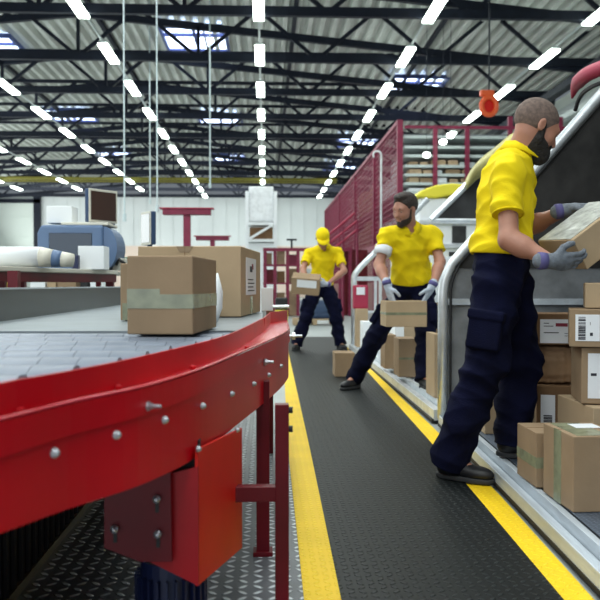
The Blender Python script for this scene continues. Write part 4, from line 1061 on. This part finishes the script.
b = MB(); q = at(531, 196, 3.74)
# the box he holds
e2 = Vector((.80, .25, .545)).normalized(); e3 = Vector((.35, .15, -.93)); e3 = (e3-e2*e3.dot(e2)).normalized(); e1 = e2.cross(e3)
if e1.y < 0: e1 = -e1
Rm = Matrix((e2, e1, -e3)).transposed()
o = carton((0, 0, 0), (.34, .24, .15), 0, 'tilted brown box with silvery tape across its top, held by the bearded man', 'boxes being carried', 'card_pale', seam=False)
o.rotation_euler = Rm.to_euler()
b = MB(); b.ext((-.165, -.10, .1505), (.165, .115, .153)); p_ = b.build('tape', mat('silvery_clear_tape', (.55, .56, .52), .18, .2, noise=.3, nscale=20, bump=.8, bscale=14)); p_.parent = o; lab(p_, 'wide wrinkled silvery tape')
o.location = at(573, 240, 3.37)-Rm @ Vector((-.17, -.12, .15))

# --- man lifting a box beside the farther container
J = dict(pelvis=at(412, 283, 6.75), chest=at(409, 248, 6.62), neck=at(409, 228, 6.55), head=at(405.5, 209, 6.48), face=Vector((-.75, -.60, -.32)), up=Vector((-.10, -.20, .97)), hs=1.07,
    shR=at(387, 236, 6.55), elR=at(379, 265, 6.50), wrR=at(387, 284, 6.30), shL=at(433, 235, 6.62), elL=at(440, 262, 6.52), wrL=at(433, 286, 6.30),
    hipR=at(402, 294, 6.80), knR=at(376, 336, 6.92), anR=at(355, 373, 7.12), hipL=at(423, 292, 6.72), knL=at(426, 336, 6.52), anL=at(425, 378, 6.35), sleeve=.62)
J['anR'].z = .11; J['soleR'] = Vector((J['anR'].x, J['anR'].y, .009)); J['toeR'] = J['soleR']+Vector((-.13, -.16, 0))
J['anL'].z = .20; J['soleL'] = Vector((J['anL'].x, J['anL'].y, YFL+.002)); J['toeL'] = J['soleL']+Vector((.03, -.2, 0))
J['handR'] = (at(388, 287, 6.28), Vector((.25, -.10, -.95)), Vector((.85, .4, .25)), Vector((.2, -.9, 0)), [.15, .15, .18, .2])
J['handL'] = (at(431, 288, 6.28), Vector((-.45, -.10, -.88)), Vector((-.8, .4, .3)), Vector((-.2, -.9, 0)), [.15, .15, .18, .2])
mB = person('person', 'man with dark quiff and short beard in a yellow polo, lifting a box', J, .009, M['glove_pale'], hair_short, fine=.005, band=True, trouser_loose=.98)
a_, c_ = at(386, 327, 6.14), at(427, 301, 6.14)
carton(((a_.x+c_.x)/2, 6.14+.15, a_.z), (c_.x-a_.x, .30, c_.z-a_.z), .0, 'brown box with a tape line round it, held low by the man with the quiff', 'boxes being carried', 'card_pale', tapes=[('f', -.5, .5, .46, .56), ('l', -.5, .5, .46, .56)])

# --- man in a cap further back
J = dict(pelvis=at(321, 286, 11.5), chest=at(323, 261, 11.42), neck=at(324, 247, 11.36), head=at(322.5, 238.5, 11.22), face=Vector((.05, -.80, -.60)), up=Vector((0, -.5, .85)), hs=1.12,
    shR=at(309, 253, 11.4), elR=at(303, 269, 11.25), wrR=at(305, 282, 11.02), shL=at(338, 253, 11.4), elL=at(344, 271, 11.25), wrL=at(329, 283, 11.0),
    hipR=at(314, 292, 11.5), knR=at(306, 318, 11.4), anR=at(297, 340, 11.4), hipL=at(329, 292, 11.5), knL=at(336, 318, 11.4), anL=at(340, 343, 11.4), sleeve=.64)
for S, dx in (('R', -.05), ('L', .06)):
    J['an'+S].z = .11; J['sole'+S] = Vector((J['an'+S].x, J['an'+S].y, .009)); J['toe'+S] = J['sole'+S]+Vector((dx, -.18, 0))
J['handR'] = (at(305.5, 284, 10.98), Vector((.2, -.45, -.6)), Vector((.7, .5, .2)), Vector((.6, -.5, .5)), [.3, .3, .3, .3])
J['handL'] = (at(326, 284, 10.97), Vector((-.9, -.25, .05)), Vector((-.3, .8, .2)), Vector((0, -.1, 1)), [.3, .3, .3, .3])
mC = person('person', 'man in a yellow cap and polo holding a box at the mat\'s far end', J, .014, M['glove_pale'], hair_cap, fine=.008, trouser_loose=1.05)
a_, c_ = at(292, 292, 10.7), at(320, 275, 10.7)
carton(((a_.x+c_.x)/2, 10.7+.13, a_.z), (c_.x-a_.x, .26, c_.z-a_.z), -.12, 'open white-lined box held by the man in the cap', 'boxes being carried', 'card', labels=[('f', -.3, .4, .45, .9, [])], tilt=Euler((.3, .08, -.12)))

# ---------------------------------------------------------------- left background: table with office gear
tb = thing('packing_table', (-1.6, 6, 0), 'red framed packing table with a grey top behind the conveyor, left', 'table')
TA, TB = at(-60, 264, 4.4), at(118, 270, 6.4); ZT = 1.045
b = MB(); b.prism([(TA.x, TA.y, ZT-.03), (TB.x, TB.y, ZT-.03), (TB.x-.1, TB.y+.5, ZT-.03), (TA.x-2.4, TA.y+2.5, ZT-.03), (TA.x-2.4, TA.y, ZT-.03)], (0, 0, .03)); b.build('table_top', M['beige'], tb, bevel=.004)
b = MB(); dvv = (TB-TA); dvv.z = 0
b.beam((TA.x-.02, TA.y+.05, ZT-.062), (TB.x-.03, TB.y+.02, ZT-.062), .03, .06); b.beam((TA.x-1.4, TA.y+1.9, ZT-.062), (TB.x-.1, TB.y+.4, ZT-.062), .03, .06); b.build('frame_rail', M['red_dark'], tb)
for px, Y in ((14, 4.85), (110, 6.5), (2, 6.5), (22, 6.9)):
    p = at(px, 280, Y); b = MB(); b.ext((p.x-.03, Y-.03, 0), (p.x+.03, Y+.03, ZT-.03)); b.build('leg', M['red_dark'], tb)
# blue device
Y = 6.35
def PX(px, py, Y=Y): return at(px, py, Y)
dev = thing('desktop_machine', tuple(PX(72, 266)), 'bulky blue grey desktop machine with a dark screen on the packing table', 'machine')
a_, c_ = PX(37, 266), PX(103, 225); a_.z = ZT+.001
b = MB(); b.prism([(a_.x, Y, a_.z), (c_.x, Y, a_.z), (c_.x, Y, c_.z), (a_.x+.03, Y, c_.z), (a_.x, Y, c_.z-.06)], (0, .42, 0)); b.build('case', M['blue_case'], dev, bevel=.02, segs=3)
b = MB(); p, q = PX(49, 262), PX(92, 233); b.ext((p.x, Y-.006, p.z), (q.x, Y+.004, q.z)); b.build('screen', M['screen'], dev, bevel=.004)
b = MB(); n = 14; zc = (a_.z+c_.z)/2; rr_ = (c_.z-a_.z)/2
pol = [(c_.x, Y+.02, a_.z)]+[(c_.x+.105*math.cos(t), Y+.02, zc+rr_*.95*math.sin(t)) for t in np.linspace(-PI/2, PI/2, n)]+[(c_.x, Y+.02, c_.z-.01)]
b.prism(pol, (0, .38, 0)); b.build('side_bulge', M['blue_case'], dev, bevel=.01)
b = MB(); p, q = PX(60, 225), PX(108, 221.5); b.ext((p.x, Y+.02, c_.z), (q.x, Y+.4, c_.z+.022)); b.build('lid', M['beige'], dev, bevel=.005)
def plainbox(px0, px1, py0, py1, Y, dy, m, label, name='white_carton', zb=None, cat='box', bev=.003):
    p, q = at(px0, py1, Y), at(px1, py0, Y); b = MB(); b.ext((p.x, Y, p.z if zb is None else zb), (q.x, Y+dy, q.z)); return tag(b.build(name, M[m], bevel=bev), label, cat)
plainbox(78, 104, 246, 267, 6.0, .2, 'white', 'white carton standing in front of the blue desktop machine', zb=ZT+.001)
plainbox(46.5, 72, 206, 225, 6.45, .2, 'white', 'white carton on top of the blue desktop machine', zb=c_.z+.002 if False else c_.z+.0225)
def monitor(px, py0, py1, w_, Y, yaw, label, scr, flip=False, stand=None):
    p0, p1 = at(px, py1, Y), at(px, py0, Y); h_ = p1.z-p0.z; t = thing('flat_monitor', tuple(p0), label, 'monitor')
    R_ = Matrix.Rotation(yaw, 3, 'Z'); c = Vector((p0.x, Y, (p0.z+p1.z)/2))
    b = MB(); b.box(c, (w_, .05, h_), rot=R_); b.build('case', M['navy_case'], t, bevel=.008)
    b = MB(); b.box(c+R_ @ Vector((0, -.028, 0)), (w_, .01, h_), rot=R_); b.build('bezel', M['beige'], t, bevel=.003)
    b = MB(); b.box(c+R_ @ Vector((0, -.034, 0)), (w_*.88, .004, h_*.86), rot=R_); b.build('screen', M[scr], t)
    b = MB(); s0 = Vector((c.x, c.y, p0.z)); zb = stand if stand is not None else p0.z-.1; b.cyl((c.x, c.y+.05, zb), (c.x, c.y+.05, c.z), .025, 10); b.cyl((c.x, c.y+.04, zb), (c.x, c.y+.04, zb+.015), .11, 16); b.build('stand', M['navy_case'], t)
monitor(101, 190, 223, .30, 6.75, math.radians(52), 'flat monitor with a brown screen standing on the blue desktop machine', 'screen_brown', stand=c_.z+.024)
b = MB()
monitor(149, 212, 245, .22, 7.3, math.radians(-60), 'flat monitor seen edge-on behind the largest conveyor box', 'screen', stand=ZT-.0)
sd_ = thing('side_desk', tuple(at(149, 270, 7.3)), 'small grey side desk behind the largest conveyor box', 'desk'); p = at(149, 270, 7.3)
b = MB(); b.ext((p.x-.45, 7.05, ZT-.03), (p.x+.3, 7.7, ZT)); b.build('desk_top', M['beige'], sd_)
for dx in (-.41, .26):
    for dy in (7.09, 7.66): b = MB(); b.ext((p.x+dx-.02, dy-.02, 0), (p.x+dx+.02, dy+.02, ZT-.03)); b.build('leg', M['red_dark'], sd_)
# long paper bags on the table
b = MB()
def bagprof(x, Y0, s): return None
rl = thing('mail_bag', tuple(at(30, 264, 5.3)), 'long white mail sack with beige and blue bands lying on the packing table', 'sack')
segs = [(-60, 40, 'white'), (40, 53, 'beige'), (53, 62, 'blue_case'), (62, 73, 'beige')]
for x0, x1, m_ in segs:
    p, q = at(x0, 256, 5.35), at(x1, 256, 5.35); r0 = .068-.0007*max(0, x0-40); r1 = .068-.0007*max(0, x1-40)
    b = MB(); b.tube([(p.x, 5.35, ZT+.002+r0), (q.x, 5.35, ZT+.002+r1)], [r0, r1], 18); b.build('sack_band' if m_ != 'white' else 'sack_body', M[m_], rl, smooth=True)
plainbox(72, 78, 255, 264, 5.9, .06, 'motor', 'small royal blue pouch beside the white carton on the table', 'pouch', zb=ZT+.001, cat='pouch')
# gadgets right of the machine
t = thing('desk_phone', tuple(at(117, 262, 6.6)), 'pale desk gadget with a black receiver at the right end of the packing table', 'telephone')
p = at(121, 260, 6.55); b = MB(); b.ext((p.x-.06, 6.5, ZT+.001), (p.x+.05, 6.62, ZT+.10)); b.build('phone_base', M['beige'], t, bevel=.01)
b = MB(); b.tube([(p.x-.03, 6.48, ZT+.05), (p.x, 6.47, ZT+.09), (p.x+.04, 6.48, ZT+.05)], [.018, .012, .018], 8); b.build('receiver', M['black'], t, smooth=True)
p = at(127, 252, 6.9); b = MB(); b.box((p.x, 6.9, ZT+.03+.06), (.09, .09, .12)); o = b.build('green_bottle_crate', mat('green_plastic', (.03, .22, .12), .4), bevel=.008); o.location.z = 0
tag(o, 'small green container beside the desk gadget', 'container')
for v in o.data.vertices: v.co.z -= .029
for (px0, px1, m_, lb_) in ((3, 9, 'yellow_pl', 'yellow tub glimpsed under the packing table'), (30, 45, 'white', 'white crate glimpsed under the packing table'), (47, 56, 'card_pale', 'tan box glimpsed under the packing table'), (57, 76, 'card', 'brown box glimpsed under the packing table, right of the tan one'), (80, 88, 'black', 'dark bin glimpsed under the packing table'), (90, 103, 'white', 'pale bin glimpsed under the packing table, rightmost')):
    Y = 8.5; p, q = at(px0, 285, Y), at(px1, 277, Y); b = MB(); b.ext((p.x, Y, 0), (q.x, Y+.4, q.z)); tag(b.build('storage_bin', M[m_], bevel=.01), lb_, 'bin', 'bins under the packing table')

# T-shaped red stands
for px0, px1, py, Y, nm in ((163, 211, 212, 14, 'nearer and larger'), (196, 229, 238.5, 21, 'farther and smaller')):
    p, q = at(px0, py, Y), at(px1, py, Y); t = thing('tee_stand', ((p.x+q.x)/2, Y, 0), '%s red T-shaped steel stand behind the largest conveyor box' % nm, 'stand', 'red T-shaped stands')
    b = MB(); b.beam((p.x, Y, p.z), (q.x, Y, p.z), .2, .10); b.build('crossbar', M['crimson'], t, bevel=.01)
    b = MB(); b.beam((p.x-.05, Y, p.z+.06), (q.x+.05, Y, p.z+.06), .24, .02); b.build('bar_cap', M['pink_red'], t)
    b = MB(); b.ext(((p.x+q.x)/2-.06, Y-.06, 0), ((p.x+q.x)/2+.06, Y+.06, p.z-.05)); b.ext(((p.x+q.x)/2-.3, Y-.3, -.01), ((p.x+q.x)/2+.3, Y+.3, .03)); b.build('post', M['crimson'], t)

# tall white rack with wrapped goods
Y = 30
t = thing('pallet_rack', tuple(at(261, 285, Y)), 'tall white pallet rack standing in the middle far end of the hall', 'rack')
x0, x1 = at(247, 250, Y).x, at(275.5, 250, Y).x
for x in (x0, x1):
    for dy in (0, 1.1): b = MB(); b.ext((x-.06, Y+dy-.05, 0), (x+.06, Y+dy+.05, at(0, 222, Y).z if dy else at(0, 190, Y).z)); b.build('upright', M['white'], t)
for py in (222, 239): z = at(0, py, Y).z; b = MB(); b.ext((x0, Y-.04, z-.08), (x1, Y+1.1, z+.02)); b.build('shelf', M['white'], t)
b = MB(); b.beam((x0+.1, Y-.05, at(0, 238, Y).z), (x1-.1, Y-.05, at(0, 224, Y).z), .05, .09); b.build('brace', M['white'], t)
z = at(0, 222, Y).z+.03
o = lump('wrapped_pallet_load', ((x0+x1)/2, Y+.5, z+.68), (x1-x0-.13, .9, 1.34), 'white shrink-wrapped pallet load on top of the tall rack', 'wrap', 11, 'pallet load', amp=.02, bulge=.06)
z = at(0, 239, Y).z+.025
b = MB(); b.ext((x0+.1, Y+.15, z), (x1-.1, Y+.95, z+.45)); tag(b.build('wooden_crate', M['card_dark'], bevel=.02), 'dark wooden crate on the rack shelf below the wrapped load', 'crate')
b = MB(); b.ext((x0+.05, Y+.1, 0), (x1-.05, Y+1, at(0, 243, Y).z)); tag(b.build('white_crate', M['white'], bevel=.02), 'big white crate on the floor under the tall rack', 'crate')

# red racking beneath the beam
Y = 24
t = thing('red_rack', tuple(at(300, 285, Y)), 'dark red low rack with a long top beam behind the man in the cap', 'rack')
xa, xb = at(263, 250, Y).x, at(352, 250, Y).x; zt = at(0, 249, Y).z
b = MB(); b.beam((xa, Y, zt), (xb, Y, zt), .15, .10); b.build('top_beam', M['crimson'], t)
for px in (265, 275, 287.5, 298, 340, 350):
    x = at(px, 250, Y).x; b = MB(); b.ext((x-.05, Y-.05, 0), (x+.05, Y+.05, zt)); b.build('upright', M['crimson'], t)
for z in (1.55, 1.0): b = MB(); b.ext((xa, Y-.03, z-.05), (at(300, 250, Y).x, Y+.7, z)); b.build('shelf', M['crimson'], t)
b = MB(); b.ext((at(340, 250, Y).x, Y+.1, 0), (at(368, 250, Y).x, Y+.16, zt)); b.build('side_sheet', M['red_dark'], t)
b = MB(); b.ext((at(303, 250, Y).x, Y+4, 1.2), (at(335, 250, Y).x, Y+4.06, 1.5)); b.ext((at(303, 250, Y).x, Y+4, 0), (at(303, 250, Y).x+.06, Y+4.06, 1.5)); b.ext((at(335, 250, Y).x-.06, Y+4, 0), (at(335, 250, Y).x, Y+4.06, 1.5)); tag(b.build('grey_shelf_board', M['lamp_body']), 'grey board far behind the man in the cap, under the red beam', 'board')
b = MB(); p = at(300, 248, Y); b.cyl((p.x-.25, Y, zt+.05), (p.x-.25, Y, zt+.28), .03, 8); b.ext((p.x-.4, Y-.06, zt+.27), (p.x-.1, Y+.06, zt+.32)); tag(b.build('beam_lamp', M['steel_dark']), 'small dark T-shaped fitting standing on the red beam', 'fitting')
r = random.Random(3)
kk = 0
for px, zz, hh, m_ in ((268, 1.55, .35, 'card'), (281, 1.55, .4, 'tan_box'), (293, 1.55, .3, 'crimson'), (270, 1.0, .4, 'red_dark'), (281, 1.0, .35, 'card_dark'), (293, 1.0, .42, 'card'), (270, .0, .8, 'card_dark'), (281, .0, .7, 'card'), (293, .0, .75, 'tan_box')):
    x = at(px, 250, Y).x; b = MB(); b.ext((x-.12, Y+.12, zz+.001), (x+.12, Y+.5, zz+hh))
    nmz = {1.55: 'upper shelf', 1.0: 'middle shelf', 0.0: 'floor under'}[zz]; nmx = {268: 'left', 270: 'left', 281: 'middle', 293: 'right'}[px]
    tag(b.build('stored_box', M[m_], bevel=.01), '%s box on the %s of the dark red rack' % (nmx, nmz), 'box', 'boxes in the dark red rack')
# pallet on the floor behind man in cap
t = thing('wooden_pallet', tuple(onz(315, 325, 0)), 'pale wooden pallet on the floor behind the man in the cap', 'pallet'); p = onz(315, 325, 0)
b = MB()
for k in range(5): b.ext((p.x-.5, p.y+k*.2, .11), (p.x+.5, p.y+k*.2+.12, .14))
b.build('deck_board', M['card_pale'], t)
b = MB()
for dx in (-.45, 0, .45): b.ext((p.x+dx-.05, p.y, 0), (p.x+dx+.05, p.y+.92, .11))
b.build('bearer', M['card_pale'], t)
lump('dark_sack', (p.x+.05, p.y+.45, .14+.22), (.75, .6, .44), 'dark grey filled sack on the wooden pallet', 'navy_case', 21, 'sack')
# bystander-dark column left of the man in the cap (dark machinery)
t = thing('waste_bin', tuple(onz(288, 340, 0)), 'black bin with a yellow lower band beside the end of the conveyor', 'bin'); p = onz(284, 342, 0)
b = MB(); b.ext((p.x-.14, p.y, 0), (p.x+.06, p.y+.2, .72)); b.build('bin_body', M['black'], t, bevel=.02)
b = MB(); b.ext((p.x-.145, p.y-.005, .30), (p.x+.065, p.y+.205, .52)); b.build('band', M['mat_yellow'] if False else M['yellow_pl'], t)

# ---------------------------------------------------------------- crimson mesh stair tower and mezzanine
Xc = 3.8; Yn = 22.5; Yf = 50; ZTOP = 5.5; ZM = 2.2
t = thing('mesh_partition', (Xc, Yn, 0), 'tall crimson mesh wall running back along the aisle on the right', 'mesh wall')
b = MB()
nbar = 120
for k in range(nbar+1):
    Y = Yn+(Yf-Yn)*k/nbar; b.ext((Xc-.01, Y-.014, ZM-1.3), (Xc+.01, Y+.014, ZTOP))
z = ZM-1.2
while z < ZTOP: b.ext((Xc-.01, Yn, z), (Xc+.01, Yf, z+.022)); z += .17
b.build('mesh_grid', M['crimson'], t)
b = MB()
for Y in (Yn, Yn+5, Yn+11, Yn+18, Yf): b.ext((Xc-.08, Y-.08, 0), (Xc+.08, Y+.08, ZTOP+.06))
b.ext((Xc-.07, Yn, ZTOP-.02), (Xc+.07, Yf, ZTOP+.09)); b.ext((Xc-.07, Yn, ZM-.1), (Xc+.07, Yf, ZM+.1)); b.build('frame', M['crimson'], t)
b = MB(); b.ext((Xc-.03, Yn, .0), (Xc+.02, Yf, ZM-1.2)); b.build('kick_panel', M['red_dark'], t)
# stored goods glimpsed through the mesh
r = random.Random(12); kk = 0
cols = ['tan_box', 'wrap', 'crimson', 'wrap', 'pink_red', 'white', 'crimson']
for lv, z in enumerate((.0, 2.3, 3.7)):
    Y = Yn+1.6
    while Y < 44:
        w_ = r.uniform(1.2, 2.4); h_ = r.uniform(.7, 1.25); b = MB(); b.ext((Xc+.35, Y, z+.001), (Xc+1.3, Y+w_, z+h_))
        tag(b.build('stored_pallet_load', M[r.choice(cols)], bevel=.03), '%s stored load behind the crimson mesh wall, %s level' % (ORD[min(kk % 13, 12)], ('floor', 'middle', 'upper')[lv]), 'pallet load', 'loads behind the crimson mesh')
        Y += w_+.35; kk += 1
    kk = 0
t2 = thing('mezzanine_deck', (Xc+.2, Yn, 0), 'deck shelves carrying the stored loads behind the crimson mesh wall', 'shelving')
for z in (2.3, 3.7): b = MB(); b.ext((Xc+.12, Yn+1.4, z-.1), (Xc+1.5, 46, z)); b.build('deck', M['crimson'], t2)
for Y in (Yn+1.5, Yn+8, Yn+16, 45.9): b = MB(); b.ext((Xc+1.4, Y, 0), (Xc+1.5, Y+.1, 3.6)); b.build('post', M['crimson'], t2)
# stair railings
t = thing('stair_railing', (3, 20, 0), 'crimson sloping stair handrails below the mesh wall', 'railing')
Y = 21
for (xa_, ya_, xb_, yb_) in ((322, 240, 355, 213), (324, 247, 357, 221), (328, 253, 358, 229)):
    b = MB(); b.cyl(at(xa_, ya_, Y), at(xb_, yb_, Y), .03, 8); b.build('handrail', M['pink_red'], t)
for px in (330, 343, 357): b = MB(); p = at(px, 285, Y); q = at(px, 246-(px-322)*.9+(0 if px < 350 else 5), Y); b.cyl((p.x, Y, 0), (p.x, Y, q.z), .03, 8); b.build('post', M['crimson'], t)
b = MB(); p = at(381, 230, 18); q = at(381, 155, 18); pth = [Vector((p.x, 18, 0)), Vector((p.x, 18, q.z))]+[Vector((p.x-.09+.09*math.cos(a), 18, q.z+.09*math.sin(a))) for a in np.linspace(.3, PI*1.2, 8)]
b.tube(pth, .022, 8); tag(b.build('hook_pole', M['wrap'], smooth=True), 'white pole with a hooked top in front of the crimson mesh wall', 'pole')

# mezzanine shelving facing the camera
Y = 22.4
t = thing('storage_shelving', (5, Y, 0), 'wide shelving with crimson posts and grey shelves, upper right behind the containers', 'shelving')
for px in (435, 467, 510, 560):
    x = at(px, 150, Y).x; b = MB(); b.ext((x-.06, Y-.06, 0), (x+.06, Y+.06, at(0, 123, Y).z if px < 500 else at(0, 112, Y).z)); b.build('post', M['crimson'], t)
xs0, xs1 = Xc+.12, at(590, 150, Y).x
for i, py in enumerate((133, 143.5, 152.5, 163, 172, 181, 190, 201)):
    z = at(0, py, Y).z; b = MB(); b.ext((xs0, Y, z-.045), (xs1, Y+.9, z+.03)); b.build('shelf', M['lamp_body'] if i else M['lamp_body'], t)
b = MB(); z = at(0, 123.5, Y).z; b.ext((xs0, Y-.05, z-.04), (xs1, Y+.05, z+.04)); b.build('top_rail', M['crimson'], t)
b = MB(); b.ext((xs0, Y+.95, 0), (xs1, Y+1.0, at(0, 124, Y).z)); b.build('back_sheet', mat('grey_back_sheet', (.13, .14, .15), .7), t)
r = random.Random(4)
for py, nm in ((163, 'fourth'), (172, 'fifth'), (181, 'sixth'), (190, 'seventh')):
    z = at(0, py, Y).z+.031; x = xs0+.15; kk = 0
    while x < at(500, 150, Y).x:
        w_ = r.uniform(.18, .45); 
        b = MB(); b.ext((x, Y+.08, z+.001), (x+w_, Y+.6, z+r.uniform(.09, .16))); 
        tag(b.build('shelf_parcel', M[r.choice(['tan_box', 'card_pale', 'white', 'card', 'tan_box', 'lamp_body'])]), '%s small parcel on the %s shelf of the wide shelving' % ((['leftmost']+[q+' from left' for q in 'second third fourth fifth sixth seventh eighth ninth tenth eleventh twelfth thirteenth fourteenth'.split()])[kk], nm), 'parcel', 'parcels on the wide shelving'); x += w_+r.uniform(.03, .12); kk += 1
for px, py, nm in ((450.5, 135.5, 'upper'), (443, 142, 'middle'), (426.5, 155, 'lower')):
    p = at(px, py, 21.5); b = MB(); b.ball(p, .11, 12, 8, sc=(1, 1, .7)); o = b.build('hanging_globe_lamp', M['lamp'], smooth=True); b = MB(); b.cyl(p+Vector((0, 0, .05)), Vector((p.x, p.y, roofz(p.x)-.03)), .006, 6); b.build('cord', M['steel_dark'], o)
    tag(o, '%s small round lamp in front of the wide shelving' % nm, 'lamp', 'small round lamps')
# orange reel
p = at(489, 106, 18); t = thing('cable_reel', tuple(p), 'orange round cable reel hanging below the roof at the right', 'cable reel')
Rr = Matrix.Rotation(PI/2, 3, 'X')
b = MB(); b.tube([p+Vector((.17*math.cos(a), 0, .20*math.sin(a))) for a in np.linspace(0, 2*PI, 20)[:-1]], .06, 8, closed=True); b.build('reel_rim', M['orange'], t, smooth=True)
b = MB(); b.cyl(p+Vector((0, .03, 0)), p+Vector((0, .06, 0)), .17, 18); b.build('reel_plate', M['red_plate'], t)
b = MB(); b.ext((p.x-.2, 17.95, p.z+.22), (p.x+.12, 18.1, p.z+.36)); b.build('housing', M['orange'], t, bevel=.03)
b = MB(); b.cyl((p.x, 18, p.z+.3), (p.x, 18, roofz(p.x)-.02), .02, 8); b.build('hanger', M['steel_dark'], t)

# yellow topped white carrier behind the second container
Y = 13.0; t = thing('covered_trolley', (at(440, 285, Y).x, Y, 0), 'white box trolley with a yellow domed cover, behind the man with the quiff', 'trolley')
xa, xb = at(419, 200, Y).x, at(482, 200, Y).x; z1 = at(0, 196, Y).z
b = MB(); b.ext((xa, Y, .15), (xb+.6, Y+1.4, z1)); b.build('body', M['white'], t, bevel=.03)
b = MB(); P = [at(x, y, Y-.05) for x, y in ((414, 197), (422, 190), (436, 185), (452, 183), (466, 184), (466, 192), (452, 195), (436, 198))]
b.prism(P, (0, 1.5, 0)); b.build('cover', M['yellow_pl'], t, bevel=.03)
b = MB()
for (x0_, y0_, x1_, y1_) in ((452, 226, 466, 243), (449, 252, 470, 264)): p, q = at(x0_, y1_, Y-.01), at(x1_, y0_, Y-.01); b.ext((p.x, Y-.02, p.z), (q.x, Y+.01, q.z))
b.build('window', M['alu_dark'], t)
b = MB()
for y_ in (222, 246): p, q = at(419, y_, Y-.03), at(480, y_, Y-.03); b.ext((p.x, Y-.05, p.z-.03), (q.x, Y, p.z+.03))
b.build('ledge', M['alu_pale'], t)
for x_ in (xa+.2, xb):
    b = MB(); b.cyl((x_, Y+.1, .08), (x_, Y+.16, .08), .09, 16); b.build('wheel', M['black'], t)
t = thing('yellow_trolley', (at(425, 285, 12).x, 12, 0), 'low yellow panelled trolley seen between the quiffed man and the container post', 'trolley')
xa, xb = at(419, 240, 12).x, at(446, 240, 12).x
b = MB(); b.ext((xa, 12, .12), (xb, 12.6, at(0, 262, 12).z)); b.build('body', M['yellow_pl'], t, bevel=.03)
for x_ in (xa+.1, xb-.1): b = MB(); b.cyl((x_, 12.1, .07), (x_, 12.15, .07), .07, 14); b.build('wheel', M['black'], t)

for o in bpy.data.objects:
    if '_o' in o: del o['_o']
